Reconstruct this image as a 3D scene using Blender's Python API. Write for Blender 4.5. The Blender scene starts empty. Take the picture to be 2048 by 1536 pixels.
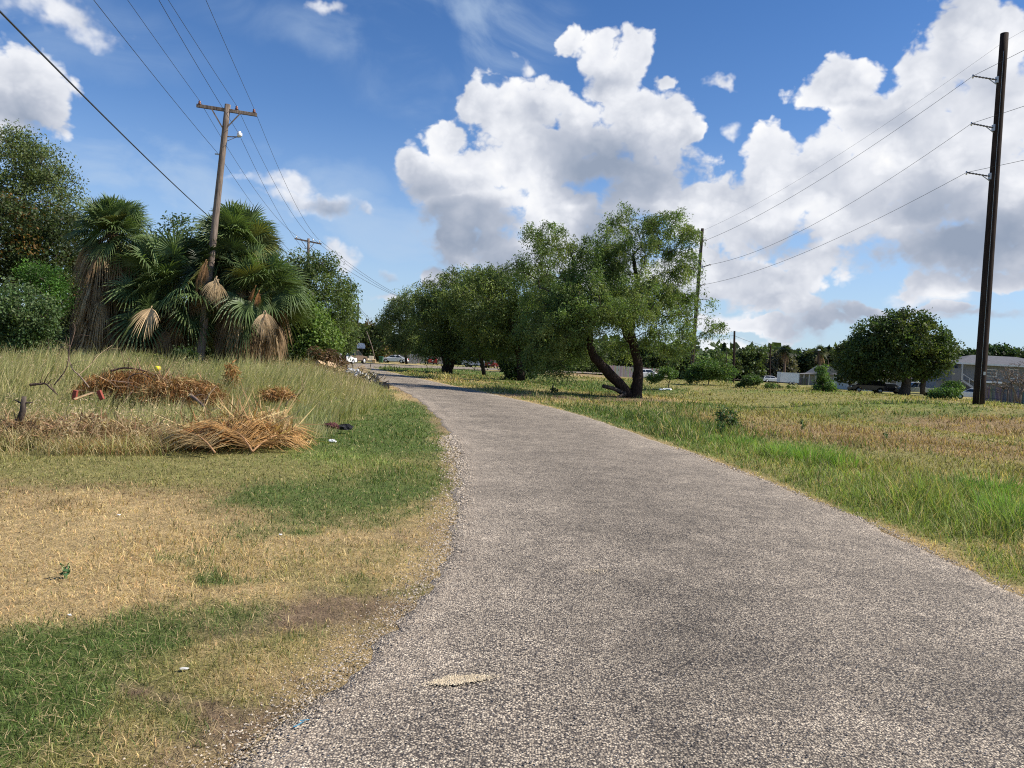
import bpy, math, random
import numpy as np
from mathutils import Vector, Matrix
R = math.radians
scene = bpy.context.scene
# ------------------------------------------------------------------ camera
FPX = 1580.0                      # focal length in pixels of the 2048 px wide photograph
PITCH, ROLL = R(1.72), R(3.0)
CAM = Vector((0, 0, 1.6))
_f = Vector((0, math.cos(PITCH), -math.sin(PITCH)))
_r0 = Vector((1, 0, 0)); _u0 = Vector((0, math.sin(PITCH), math.cos(PITCH)))
_r = math.cos(ROLL) * _r0 + math.sin(ROLL) * _u0
_u = -math.sin(ROLL) * _r0 + math.cos(ROLL) * _u0
cam_data = bpy.data.cameras.new('camera')
cam_data.sensor_width = 36.0; cam_data.lens = 36.0 * FPX / 2048
cam_data.clip_start = 0.05; cam_data.clip_end = 20000
cam = bpy.data.objects.new('camera', cam_data)
M4 = Matrix((( _r.x, _u.x, -_f.x, CAM.x), (_r.y, _u.y, -_f.y, CAM.y), (_r.z, _u.z, -_f.z, CAM.z), (0, 0, 0, 1)))
cam.matrix_world = M4
scene.collection.objects.link(cam); scene.camera = cam

def ray(px, py):
    v = _f + _r * ((px - 1024) / FPX) + _u * (-(py - 768) / FPX)
    return v.normalized()
def at(px, py, Y):
    """world point seen at photo pixel (px, py), Y metres ahead"""
    d = ray(px, py); return CAM + d * (Y / d.y)
def gp(px, py, z=0.0):
    """point of the level z seen at photo pixel"""
    d = ray(px, py); return CAM + d * ((z - CAM.z) / d.z)

# ------------------------------------------------------------------ render settings / light
scene.view_settings.view_transform = 'Standard'; scene.view_settings.look = 'None'
scene.view_settings.gamma = 1.0; scene.view_settings.exposure = 0.5
scene.cycles.max_bounces = 5; scene.cycles.diffuse_bounces = 3; scene.cycles.glossy_bounces = 2
scene.cycles.transmission_bounces = 3; scene.cycles.transparent_max_bounces = 6
scene.cycles.filter_width = 1.1; scene.cycles.use_denoising = False
scene.cycles.caustics_reflective = False; scene.cycles.caustics_refractive = False

SUN_EL, SUN_AZ = R(44), R(91)           # azimuth clockwise from straight ahead (+Y)
sun_dir = Vector((math.sin(SUN_AZ) * math.cos(SUN_EL), math.cos(SUN_AZ) * math.cos(SUN_EL), math.sin(SUN_EL)))
sl = bpy.data.lights.new('sun', 'SUN'); sl.energy = 4.6; sl.angle = R(0.5); sl.color = (1.0, 0.94, 0.84)
so = bpy.data.objects.new('sun', sl); so.rotation_euler = sun_dir.to_track_quat('Z', 'Y').to_euler()
so.location = (30, -10, 40); scene.collection.objects.link(so)

world = bpy.data.worlds.new('World'); scene.world = world; world.use_nodes = True
class NT:
    """tiny helper to write node maths as expressions"""
    def __init__(s, tree): s.t = tree; s.n = tree.nodes; s.l = tree.links
    def new(s, typ, **kw):
        n = s.n.new(typ)
        for k, v in kw.items(): setattr(n, k, v)
        return n
    def put(s, sock, v):
        if isinstance(v, bpy.types.NodeSocket): s.l.new(v, sock)
        else: sock.default_value = v
    def m(s, op, a, b=None, c=None, clamp=False):
        n = s.new('ShaderNodeMath', operation=op); n.use_clamp = clamp
        s.put(n.inputs[0], a)
        if b is not None: s.put(n.inputs[1], b)
        if c is not None: s.put(n.inputs[2], c)
        return n.outputs[0]
    def v(s, op, a, b=None, c=None):
        n = s.new('ShaderNodeVectorMath', operation=op); s.put(n.inputs[0], a)
        if b is not None:
            s.put(n.inputs[3] if op == 'SCALE' else n.inputs[1], b)
        if c is not None: s.put(n.inputs[2], c)
        return n.outputs['Value'] if op in ('LENGTH', 'DOT_PRODUCT', 'DISTANCE') else n.outputs[0]
    def mix(s, f, a, b, mode='MIX'):
        n = s.new('ShaderNodeMix', data_type='RGBA', blend_type=mode); s.put(n.inputs[0], f)
        s.put(n.inputs[6], a if isinstance(a, bpy.types.NodeSocket) else (*a, 1)[:4]); s.put(n.inputs[7], b if isinstance(b, bpy.types.NodeSocket) else (*b, 1)[:4])
        return n.outputs[2]
    def noise(s, vec, scale, detail=3, rough=0.5, out=0, dist=0.0, lac=2.0):
        n = s.new('ShaderNodeTexNoise'); s.put(n.inputs['Vector'], vec); n.inputs['Scale'].default_value = scale
        n.inputs['Detail'].default_value = detail; n.inputs['Roughness'].default_value = rough; n.inputs['Distortion'].default_value = dist
        n.inputs['Lacunarity'].default_value = lac
        return n.outputs[out]
    def ss(s, x, a, b, lo=0.0, hi=1.0):
        n = s.new('ShaderNodeMapRange', interpolation_type='SMOOTHSTEP'); s.put(n.inputs[0], x)
        n.inputs[1].default_value = a; n.inputs[2].default_value = b; n.inputs[3].default_value = lo; n.inputs[4].default_value = hi
        return n.outputs[0]
    def lin(s, x, a, b, lo=0.0, hi=1.0):
        n = s.new('ShaderNodeMapRange'); s.put(n.inputs[0], x)
        n.inputs[1].default_value = a; n.inputs[2].default_value = b; n.inputs[3].default_value = lo; n.inputs[4].default_value = hi
        return n.outputs[0]

SKY_STRENGTH = 0.11
def build_sky():
    wn = NT(world.node_tree); wn.n.clear()
    outn = wn.new('ShaderNodeOutputWorld'); bg = wn.new('ShaderNodeBackground'); bg.inputs[1].default_value = SKY_STRENGTH
    wn.l.new(bg.outputs[0], outn.inputs[0])
    sky = wn.new('ShaderNodeTexSky', sky_type='NISHITA'); sky.sun_disc = False
    sky.sun_elevation = SUN_EL; sky.sun_rotation = SUN_AZ; sky.altitude = 0; sky.air_density = 1.0; sky.dust_density = 0.3; sky.ozone_density = 2.6
    tc = wn.new('ShaderNodeTexCoord')
    D = tc.outputs['Generated']
    D = wn.v('NORMALIZE', D)
    # cumulus clusters as directions (photo az/el) with half sizes; (px, py, rx, rz)
    CL = [(1190, 345, 100, 55), (25, 165, 70, 62), (75, 190, 55, 50), (5, 215, 80, 45), (-80, 200, 80, 90),
          (940, 190, 40, 55), (985, 200, 75, 55), (1080, 220, 90, 65), (1150, 250, 60, 50), (1135, 75, 28, 25), (1200, 115, 55, 38), (1265, 120, 50, 55), (1240, 160, 60, 45), (1330, 165, 35, 25),
          (1290, 240, 80, 85), (1350, 270, 45, 80), (1110, 310, 170, 95), (880, 270, 55, 40), (840, 320, 55, 45), (900, 360, 110, 75), (960, 420, 130, 75), (920, 490, 80, 60), (1385, 290, 25, 22),
          (1120, 430, 150, 90), (1290, 380, 110, 90), (1400, 410, 110, 65), (1480, 430, 150, 90), (1550, 310, 50, 40), (1570, 360, 80, 60),
          (1690, 150, 75, 45), (1650, 190, 65, 45), (1700, 220, 60, 35), (1720, 290, 90, 90), (1830, 230, 100, 60), (1930, 100, 90, 70), (1960, 40, 60, 40), (1870, 130, 60, 35), (1960, 240, 120, 110), (1660, 350, 60, 60),
          (2060, 420, 190, 110), (1850, 370, 170, 120), (1720, 400, 100, 90), (1620, 525, 90, 42), (1900, 500, 170, 65), (1500, 560, 150, 50), (1400, 560, 120, 70), (1560, 610, 90, 26),
          (1850, 570, 60, 25), (1900, 622, 60, 16), (1500, 650, 110, 20), (2000, 560, 100, 25), (1720, 625, 50, 16), (1650, 640, 60, 14),
          (870, 560, 60, 35), (1000, 510, 110, 60), (1200, 500, 150, 80),
          (2350, 300, 200, 150), (-600, 300, 180, 100), (-800, 520, 250, 60), (2600, 560, 250, 90)]
    # grey (self shaded) undersides: (px, py, rx, rz, amount)
    SOFT = [(685, 525, 48, 30), (660, 505, 30, 20), (545, 385, 60, 28), (500, 375, 40, 16), (640, 425, 90, 24), (730, 432, 50, 16), (795, 555, 34, 20), (800, 600, 70, 12), (560, 410, 60, 20), (110, 40, 80, 30), (1130, 560, 60, 20), (1045, 125, 26, 16), (1440, 185, 22, 12),
            (1500, 690, 160, 16), (1600, 640, 120, 20), (1870, 590, 90, 22), (1760, 640, 70, 14), (1450, 640, 60, 22), (1560, 585, 70, 24), (1940, 640, 120, 14), (1480, 285, 26, 18), (1600, 200, 30, 16), (1530, 655, 90, 12), (1370, 620, 60, 30), (640,20,60,16)]
    GR = [(1230, 345, 170, 75, .8), (930, 455, 140, 70, .95), (870, 375, 90, 50, .45), (1250, 470, 110, 70, .6), (1900, 500, 210, 65, .85), (1830, 420, 140, 45, .5), (1600, 480, 100, 40, .5), (1430, 610, 200, 40, .5), (1120, 300, 60, 35, .35),
          (80, 235, 100, 25, .45), (640, 425, 100, 18, .6), (870, 520, 90, 35, .7), (1020,520,120,40,.6), (1700, 640, 260, 40, .5), (1230, 150, 70, 25, .35), (1690, 215, 80, 22, .4), (1980, 170, 70, 50, .4), (1760, 260, 120, 40, .35), (790,570,50,20,.6), (1960, 640, 180, 40, .5)]
    def blobs(vec, lst, soft):
        acc = None
        for b in lst:
            c = ray(b[0], b[1]); k = FPX / math.sqrt(1 + ((b[0]-1024)/FPX)**2)
            sc = (1.0 / (b[2] / k * 1.18), 1.0 / (b[2] / k * 1.18), 1.0 / (b[3] / k * 1.18))
            d = wn.v('LENGTH', wn.v('MULTIPLY', wn.v('SUBTRACT', vec, tuple(c)), sc))
            val = wn.m('SUBTRACT', 1.0, d)
            if len(b) > 4: val = wn.m('MULTIPLY', wn.m('MAXIMUM', val, 0.0), b[4])
            if acc is None: acc = val
            elif soft > 0: acc = wn.m('SMOOTH_MAX', acc, val, soft)
            else: acc = wn.m('MAXIMUM', acc, val)
        return acc
    # domain warp
    warp = wn.v('SUBTRACT', wn.noise(D, 9, 5, .55, out=1), (.5, .5, .5))
    Dw = wn.v('ADD', D, wn.v('SCALE', warp, 0.085))
    base = blobs(Dw, CL, 0.16)
    def puff(vec):
        vz = wn.v('MULTIPLY', vec, (1, 1, 1.25))
        w2 = wn.v('SUBTRACT', wn.noise(vz, 26, 3, .5, out=1), (.5, .5, .5))
        vz = wn.v('ADD', vz, wn.v('SCALE', w2, 0.02))
        vo = wn.new('ShaderNodeTexVoronoi', feature='F1'); wn.put(vo.inputs['Vector'], vz); vo.inputs['Scale'].default_value = 19
        vo.inputs['Detail'].default_value = 3.0; vo.inputs['Roughness'].default_value = .52; vo.inputs['Lacunarity'].default_value = 2.2
        p = wn.m('SUBTRACT', .62, vo.outputs['Distance'])
        n = wn.noise(vz, 13, 9, .58)
        return wn.m('ADD', wn.m('MULTIPLY', p, 0.85), wn.m('MULTIPLY', wn.m('SUBTRACT', n, .5), 1.3))
    h0 = puff(D)
    def soft(vec): return wn.noise(vec, 8.5, 4.5, .52)
    Dq = wn.v('ADD', D, wn.v('SCALE', warp, 0.05))
    r0 = soft(Dq); r1 = soft(wn.v('ADD', Dq, tuple(Vector((.60, 0, .80)) * 0.028)))
    grey = blobs(Dw, GR, 0.0)
    grey = wn.m('ADD', grey, wn.m('MULTIPLY', wn.m('SUBTRACT', r0, .5), 1.1))
    grey = wn.ss(grey, -.05, .62)
    dens = wn.m('ADD', wn.m('MULTIPLY', base, 1.5), wn.m('MULTIPLY', h0, .88))
    cov = wn.ss(wn.m('DIVIDE', wn.m('SUBTRACT', dens, .03), wn.lin(grey, 0, .8, .30, .55)), 0, 1)
    s2 = blobs(wn.v('ADD', D, wn.v('SCALE', warp, 0.12)), SOFT, 0.0)
    cov2 = wn.m('MULTIPLY', wn.ss(wn.m('ADD', wn.m('MULTIPLY', s2, 1.3), wn.m('MULTIPLY', h0, .8)), -.05, .85), .88)
    cov = wn.m('MAXIMUM', cov, cov2)
    rel = wn.lin(wn.m('SUBTRACT', r0, r1), -.13, .13, -1, 1)
    crease = wn.lin(h0, -.35, .45, -1, 1)
    edge = wn.ss(dens, .05, .8)
    sh = wn.m('ADD', .96, wn.m('MULTIPLY', rel, .13))
    sh = wn.m('ADD', sh, wn.m('MULTIPLY', crease, .095))
    sh = wn.m('MULTIPLY', sh, wn.m('SUBTRACT', 1.0, wn.m('MULTIPLY', grey, .36)))
    sh = wn.m('MULTIPLY', sh, wn.lin(edge, 0, 1, 1.03, .96))
    W = 1.03 / (SKY_STRENGTH * 2 ** scene.view_settings.exposure)
    ramp = wn.new('ShaderNodeValToRGB'); wn.put(ramp.inputs[0], wn.lin(sh, .50, 1.05))
    el = ramp.color_ramp.elements; el[0].position = 0; el[0].color = (.30, .36, .47, 1); el[1].position = 1; el[1].color = (1, 1, 1.0, 1)
    e = el.new(.40); e.color = (.53, .57, .66, 1)
    e = el.new(.75); e.color = (.84, .86, .91, 1)
    col = wn.v('SCALE', ramp.outputs[0], W)
    # thin veils
    Ds = wn.v('MULTIPLY', D, (1.0, 1.0, 4.2))
    ci = wn.noise(wn.v('ADD', Ds, wn.v('SCALE', wn.v('SUBTRACT', wn.noise(D, 3.5, 2, .5, out=1), (.5, .5, .5)), .9)), 3.4, 6, .55)
    VL = [(330, 330, 420, 60, .9), (620, 440, 420, 70, 1.0), (700, 520, 300, 60, 1.0), (900, 110, 200, 130, .95), (1000, 60, 160, 70, .8), (700, 60, 260, 50, .7), (780, 30, 200, 40, .5), (1650, 620, 700, 80, 1.0), (1500, 640, 500, 80, .8),(300, 420, 300, 40, .5), (60,40,260,70,.5)]
    vl = blobs(Dw, VL, 0.0)
    dz = wn.new('ShaderNodeSeparateXYZ'); wn.put(dz.inputs[0], D)
    hz = wn.ss(dz.outputs[2], .30, -.02)      # whitish air low down
    veil = wn.m('MULTIPLY', wn.ss(ci, .30, .72), wn.ss(vl, .0, .55), clamp=True)
    veil = wn.m('MAXIMUM', wn.m('MULTIPLY', veil, .62), wn.m('MULTIPLY', hz, .62))
    skyc = wn.v('MULTIPLY', sky.outputs[0], wn.mix(wn.ss(dz.outputs[2], .05, .50), (.64, .77, .95), (.34, .55, .80)))
    skyc = wn.mix(veil, skyc, (W * .50, W * .63, W * .80))
    fin = wn.mix(cov, skyc, col)
    # ground half stays plain sky colour
    wn.put(bg.inputs[0], fin)
    world.cycles.sampling_method = 'MANUAL'; world.cycles.sample_map_resolution = 512
build_sky()
# ------------------------------------------------------------------ numpy noise
rng = np.random.default_rng(7)
def _hash(ix, iy, seed):
    h = (ix.astype(np.int64) * 374761393 + iy.astype(np.int64) * 668265263 + seed * 974634777) & 0xffffffff
    h = ((h ^ (h >> 13)) * 1274126177) & 0xffffffff
    return ((h ^ (h >> 16)) & 0xffff) / 65535.0
def vnoise(x, y, seed=0):
    x = np.asarray(x, float); y = np.asarray(y, float)
    ix = np.floor(x); iy = np.floor(y); fx = x - ix; fy = y - iy
    fx = fx * fx * (3 - 2 * fx); fy = fy * fy * (3 - 2 * fy)
    a = _hash(ix, iy, seed); b = _hash(ix + 1, iy, seed); c = _hash(ix, iy + 1, seed); d = _hash(ix + 1, iy + 1, seed)
    return (a * (1 - fx) + b * fx) * (1 - fy) + (c * (1 - fx) + d * fx) * fy
def fbm(x, y, seed=0, o=4):
    s = 0; a = .5; t = 0
    for k in range(o):
        s = s + a * vnoise(x * 2 ** k + k * 17.3, y * 2 ** k - k * 9.1, seed + k); t += a; a *= .5
    return s / t
def sst(x, a, b):
    t = np.clip((x - a) / (b - a), 0, 1); return t * t * (3 - 2 * t)

# ------------------------------------------------------------------ road outline and terrain height
_Ly = [-60, 0, 2.95, 3.57, 4.53, 5.35, 6.5, 8.84, 12.3, 17.24, 25.64, 37.48, 49.61, 60, 72, 86]
_Lx = [-3.5, -1.75, -1.02, -.87, -.69, -.55, -.50, -.56, -.79, -1.41, -2.79, -5.42, -8.71, -11.8, -15.6, -20.2]
_Ry = [-60, 0, 5.93, 8.78, 12.34, 18.04, 24.83, 29.91, 38.27, 44, 52, 60, 72, 86]
_Rx = [2.2, 3.35, 4.0, 4.07, 3.8, 3.15, 2.2, 1.0, -1.5, -3.3, -5.6, -8.0, -11.6, -15.2]
def _smooth_tab(ys, xs):
    yy = np.arange(-60, 86.01, .25); v = np.interp(yy, ys, xs)
    for _ in range(6): v[1:-1] = (v[:-2] + 2 * v[1:-1] + v[2:]) / 4
    return yy, v
_LY, _LX = _smooth_tab(_Ly, _Lx); _RY, _RX = _smooth_tab(_Ry, _Rx)
def roadL(y): return np.interp(y, _LY, _LX)
def roadR(y): return np.interp(y, _RY, _RX)
def edge_dist(x, y):
    """signed distance-like value: negative on the road, metres outside otherwise"""
    return np.maximum(roadL(y) - x, x - roadR(y)) + np.where(y > 86, (y - 86), 0)
# cross street polygon (near edge, far edge) as y ranges over x
_Cx = [-90, -45, -20.2, -15.2, -12, -4, 6, 20, 60, 140]
_Cn = [70, 78, 86, 88, 100, 116, 130, 146, 178, 236]
_Cf = [92, 102, 121, 127, 133, 143, 154, 166, 196, 254]
def cross_near(x): return np.interp(x, _Cx, _Cn)
def cross_far(x): return np.interp(x, _Cx, _Cf)
def hgt(x, y):
    x = np.asarray(x, float); y = np.asarray(y, float)
    e = edge_dist(x, y)
    z = (fbm(x * .45, y * .45, 3) - .5) * .10 * sst(e, .2, 3)
    right = sst(x - roadR(y), 0.3, 5) * (1 - sst(y, 86, 100))
    z = z + right * (fbm(x * .22, y * .22, 11) - .5) * .32
    # grass bank on the right
    xr = 27.5 - (y - 43) * .32
    t = x - xr
    amp = (1 - sst(y, 74, 96)) * sst(y, -30, 0)
    bank = np.where(t < 0, sst(t, -13, -1), 1.0)
    z = z + .50 * bank * amp * (1 - sst(t, 2.5, 18)) + bank * amp * (fbm(x * .5, y * .5, 23) - .5) * .16
    # shallow swale in front of the bank
    z = z - .28 * np.exp(-((t + 15) / 3.0) ** 2) * amp * sst(y, 14, 30)
    z = z - .35 * sst(t, 4, 30) * sst(y, -20, 10)
    street = (y > cross_near(x) - 1) & (y < cross_far(x) + 1)
    z = np.where(street, np.minimum(z, -0.02), z)
    z = z * sst(e, .0, 1.2) - .04 * (1 - sst(e, -.50, -.22))
    return z
def gz(x, y): return float(hgt(np.array([x]), np.array([y]))[0])
def onground(px, py):
    """ground point under a photo pixel, on the real terrain"""
    d = ray(px, py); k0, k1 = 1.0, 1.0
    k = 1.0
    while k < 400:
        P = CAM + d * k
        if P.z < gz(P.x, P.y): break
        k *= 1.01
    return P

# ------------------------------------------------------------------ object helpers
def tag(o, label=None, cat=None, group=None, kind=None):
    if label: o['label'] = label
    if cat: o['category'] = cat
    if group: o['group'] = group
    if kind: o['kind'] = kind
    return o
def link(o, parent=None):
    scene.collection.objects.link(o)
    if parent is not None: o.parent = parent
    return o
def thing(name, loc, label, cat, group=None, rz=0.0):
    o = bpy.data.objects.new(name, None); o.location = loc; o.rotation_euler = (0, 0, rz); o.empty_display_size = .3
    link(o); return tag(o, label, cat, group)
def mesh_np(name, V, F, mat, cols=None, parent=None, smooth=False, nper=None, loc=None, mats=None, midx=None):
    """V (n,3), F flat loop indices with nper (array of face sizes or int)"""
    V = np.asarray(V, np.float32).reshape(-1, 3); F = np.asarray(F, np.int32).ravel()
    me = bpy.data.meshes.new(name)
    me.vertices.add(len(V)); me.vertices.foreach_set('co', V.ravel())
    if isinstance(nper, int): cnt = np.full(len(F) // nper, nper, np.int32)
    else: cnt = np.asarray(nper, np.int32)
    st = np.concatenate([[0], np.cumsum(cnt)[:-1]]).astype(np.int32)
    me.loops.add(len(F)); me.loops.foreach_set('vertex_index', F)
    me.polygons.add(len(cnt)); me.polygons.foreach_set('loop_start', st)
    if cols is not None:
        c = np.ones((len(V), 4), np.float32); c[:, :3] = cols
        a = me.color_attributes.new('Col', 'FLOAT_COLOR', 'POINT'); a.data.foreach_set('color', c.ravel())
    me.materials.append(mat)
    if mats:
        for m_ in mats: me.materials.append(m_)
    if midx is not None: me.polygons.foreach_set('material_index', np.asarray(midx, np.int32))
    me.polygons.foreach_set('use_smooth', np.full(len(cnt), smooth, bool))
    me.update(calc_edges=True); me.validate()
    o = bpy.data.objects.new(name, me)
    if loc is not None: o.location = loc
    return link(o, parent)

class MB:
    """collects simple solids and links them as ONE mesh object"""
    def __init__(s): s.v = []; s.f = []; s.c = []; s.sm = []
    def add(s, vs, fs, col=(1, 1, 1), sm=False):
        b = len(s.v); s.v += [tuple(v) for v in vs]; s.f += [tuple(i + b for i in f) for f in fs]; s.c += [col] * len(vs); s.sm += [sm] * len(fs)
    def box(s, c, size, rot=None, col=(1, 1, 1)):
        hx, hy, hz = size[0] / 2, size[1] / 2, size[2] / 2
        vs = [Vector((x * hx, y * hy, z * hz)) for x in (-1, 1) for y in (-1, 1) for z in (-1, 1)]
        if rot is not None: vs = [rot @ v for v in vs]
        vs = [v + Vector(c) for v in vs]
        s.add(vs, [(0, 1, 3, 2), (4, 6, 7, 5), (0, 4, 5, 1), (2, 3, 7, 6), (0, 2, 6, 4), (1, 5, 7, 3)], col)
    def box2(s, a, b, col=(1, 1, 1)):
        s.box([(a[i] + b[i]) / 2 for i in range(3)], [abs(b[i] - a[i]) for i in range(3)], None, col)
    def bar(s, a, b, w, h, col=(1, 1, 1)):
        a = Vector(a); b = Vector(b); d = b - a; L = d.length
        q = d.to_track_quat('X', 'Z').to_matrix(); s.box((a + b) / 2, (L, w, h), q, col)
    def tube(s, pts, rads, n=8, col=(1, 1, 1), cap=True, jit=0.0):
        pts = [Vector(p) for p in pts]; rings = []; prev = None
        for i, p in enumerate(pts):
            d = (pts[min(i + 1, len(pts) - 1)] - pts[max(i - 1, 0)])
            d = d.normalized() if d.length > 1e-9 else Vector((0, 0, 1))
            if prev is None:
                x = d.cross(Vector((0, 1, 0)) if abs(d.y) < .9 else Vector((1, 0, 0))).normalized()
            else:
                x = (prev - d * prev.dot(d)); x = x.normalized() if x.length > 1e-6 else d.orthogonal().normalized()
            prev = x; y = d.cross(x); r = rads[i] if hasattr(rads, '__len__') else rads
            rings.append([p + (x * math.cos(2 * math.pi * k / n) + y * math.sin(2 * math.pi * k / n)) * r * (1 + (random.uniform(-jit, jit) if jit else 0)) for k in range(n)])
        vs = [v for rr in rings for v in rr]; fs = []
        for i in range(len(pts) - 1):
            for k in range(n):
                k2 = (k + 1) % n; fs.append((i * n + k, i * n + k2, (i + 1) * n + k2, (i + 1) * n + k))
        if cap: fs.append(tuple(range(n - 1, -1, -1))); fs.append(tuple((len(pts) - 1) * n + k for k in range(n)))
        s.add(vs, fs, col, True)
    def prism(s, poly, axis, a, b, col=(1, 1, 1), poly2=None):
        """poly: list of 2D points, extruded along axis between a and b (optionally to poly2)"""
        def P(q, t):
            return (t, q[0], q[1]) if axis == 'x' else (q[0], t, q[1]) if axis == 'y' else (q[0], q[1], t)
        n = len(poly); p2 = poly2 or poly
        s.add([P(q, a) for q in poly] + [P(q, b) for q in p2], [tuple(range(n))[::-1], tuple(range(n, 2 * n))] + [(i, (i + 1) % n, n + (i + 1) % n, n + i) for i in range(n)], col)
    def build(s, name, mat, parent=None, loc=None, bevel=0):
        me = bpy.data.meshes.new(name); me.from_pydata(s.v, [], s.f); me.materials.append(mat)
        me.polygons.foreach_set('use_smooth', np.array(s.sm, bool))
        a = me.color_attributes.new('Col', 'FLOAT_COLOR', 'POINT')
        c = np.ones((len(s.v), 4), np.float32); c[:, :3] = np.array(s.c)
        a.data.foreach_set('color', c.ravel())
        o = bpy.data.objects.new(name, me)
        if bevel:
            m = o.modifiers.new('bevel', 'BEVEL'); m.width = bevel; m.segments = 2; m.limit_method = 'ANGLE'
        if loc is not None: o.location = loc
        return link(o, parent)

# ------------------------------------------------------------------ materials
def new_mat(name):
    m = bpy.data.materials.new(name); m.use_nodes = True
    nt = NT(m.node_tree); nt.n.clear(); out = nt.new('ShaderNodeOutputMaterial'); bs = nt.new('ShaderNodeBsdfPrincipled')
    nt.l.new(bs.outputs[0], out.inputs[0]); bs.inputs['Specular IOR Level'].default_value = .3
    return m, nt, bs, out
def bump(nt, bs, h, strength=.5, dist=.01):
    b = nt.new('ShaderNodeBump'); b.inputs['Strength'].default_value = strength; b.inputs['Distance'].default_value = dist
    nt.put(b.inputs['Height'], h); nt.l.new(b.outputs[0], bs.inputs['Normal'])
def attr(nt, name='Col'):
    a = nt.new('ShaderNodeAttribute'); a.attribute_name = name; return a.outputs['Color']
def leaf_mat(name, trans=.3, rough=.55, spec=.25, var=.35, vs=1.2):
    m, nt, bs, out = new_mat(name); c = attr(nt)
    geo = nt.new('ShaderNodeNewGeometry')
    n = nt.noise(geo.outputs['Position'], vs, 2, .5)
    c = nt.v('SCALE', c, nt.lin(n, .25, .75, 1 - var, 1 + var))
    nt.put(bs.inputs['Base Color'], c); bs.inputs['Roughness'].default_value = rough; bs.inputs['Specular IOR Level'].default_value = spec
    tr = nt.new('ShaderNodeBsdfTranslucent'); nt.put(tr.inputs[0], nt.v('MULTIPLY', c, (1.15, 1.25, .6)))
    mx = nt.new('ShaderNodeMixShader'); mx.inputs[0].default_value = trans
    nt.l.new(bs.outputs[0], mx.inputs[1]); nt.l.new(tr.outputs[0], mx.inputs[2]); nt.l.new(mx.outputs[0], out.inputs[0])
    return m
def plain_mat(name, col=None, rough=.6, metal=0, spec=.3, noise_amt=.15, nscale=6, bumpy=0, coat=0, objc=True):
    """colour (times the Col attribute) broken up by soft dirt noise"""
    m, nt, bs, out = new_mat(name)
    tc = nt.new('ShaderNodeTexCoord'); v = tc.outputs['Object']
    c = attr(nt)
    if col is not None: c = nt.mix(1.0, c, col, 'MULTIPLY')
    n = nt.noise(v, nscale, 5, .6)
    c = nt.v('SCALE', c, nt.lin(n, .2, .8, 1 - noise_amt, 1 + noise_amt))
    nt.put(bs.inputs['Base Color'], c); bs.inputs['Roughness'].default_value = rough; bs.inputs['Metallic'].default_value = metal
    bs.inputs['Specular IOR Level'].default_value = spec; bs.inputs['Coat Weight'].default_value = coat
    if bumpy: bump(nt, bs, nt.noise(v, nscale * 6, 4, .6), bumpy, .02)
    return m
def wood_mat(name, a, b, scale=(14, 14, 1.2), bumpy=.6, rough=.85):
    m, nt, bs, out = new_mat(name); tc = nt.new('ShaderNodeTexCoord')
    v = nt.v('MULTIPLY', tc.outputs['Object'], scale)
    n = nt.noise(v, 1.6, 7, .62); n2 = nt.noise(tc.outputs['Object'], 1.3, 3, .5)
    c = nt.mix(nt.ss(n, .3, .7), a, b); c = nt.v('SCALE', c, nt.lin(n2, .25, .75, .7, 1.3))
    c = nt.v('MULTIPLY', c, attr(nt))
    nt.put(bs.inputs['Base Color'], c); bs.inputs['Roughness'].default_value = rough; bs.inputs['Specular IOR Level'].default_value = .15
    bump(nt, bs, n, bumpy, .02)
    return m
MAT = {}
MAT['leaf'] = leaf_mat('foliage', .36); MAT['grass'] = leaf_mat('grass_blades', .35, .6, .2, .18, 2.5)
MAT['dry'] = leaf_mat('dry_fronds', .22, .7, .12, .2, 3)
MAT['palm'] = leaf_mat('palm_green', .22, .48, .35, .2, 1.5)
MAT['bark'] = wood_mat('bark', (.035, .026, .02), (.13, .10, .08), (9, 9, 2.2), 1.0)
MAT['greywood'] = wood_mat('weathered_pole', (.10, .075, .06), (.30, .235, .19), (22, 22, .7), .6)
MAT['darkwood'] = wood_mat('tarred_pole', (.012, .009, .008), (.055, .036, .028), (22, 22, .7), .5)
MAT['paint'] = plain_mat('paint', None, .55, nscale=2)
MAT['gloss'] = plain_mat('car_paint', None, .25, spec=.5, noise_amt=.05, nscale=3, coat=.4)
MAT['metal'] = plain_mat('metal', None, .5, metal=.6, nscale=4)
MAT['rubber'] = plain_mat('rubber', (.02, .02, .02), .85)
MAT['glass'] = plain_mat('dark_glass', (.02, .024, .028), .06, spec=.8, noise_amt=.02)
MAT['plastic'] = plain_mat('plastic', None, .4, spec=.5, noise_amt=.08)
MAT['lumber'] = wood_mat('lumber', (.33, .22, .12), (.62, .47, .30), (4, 18, 18), .3)

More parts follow.
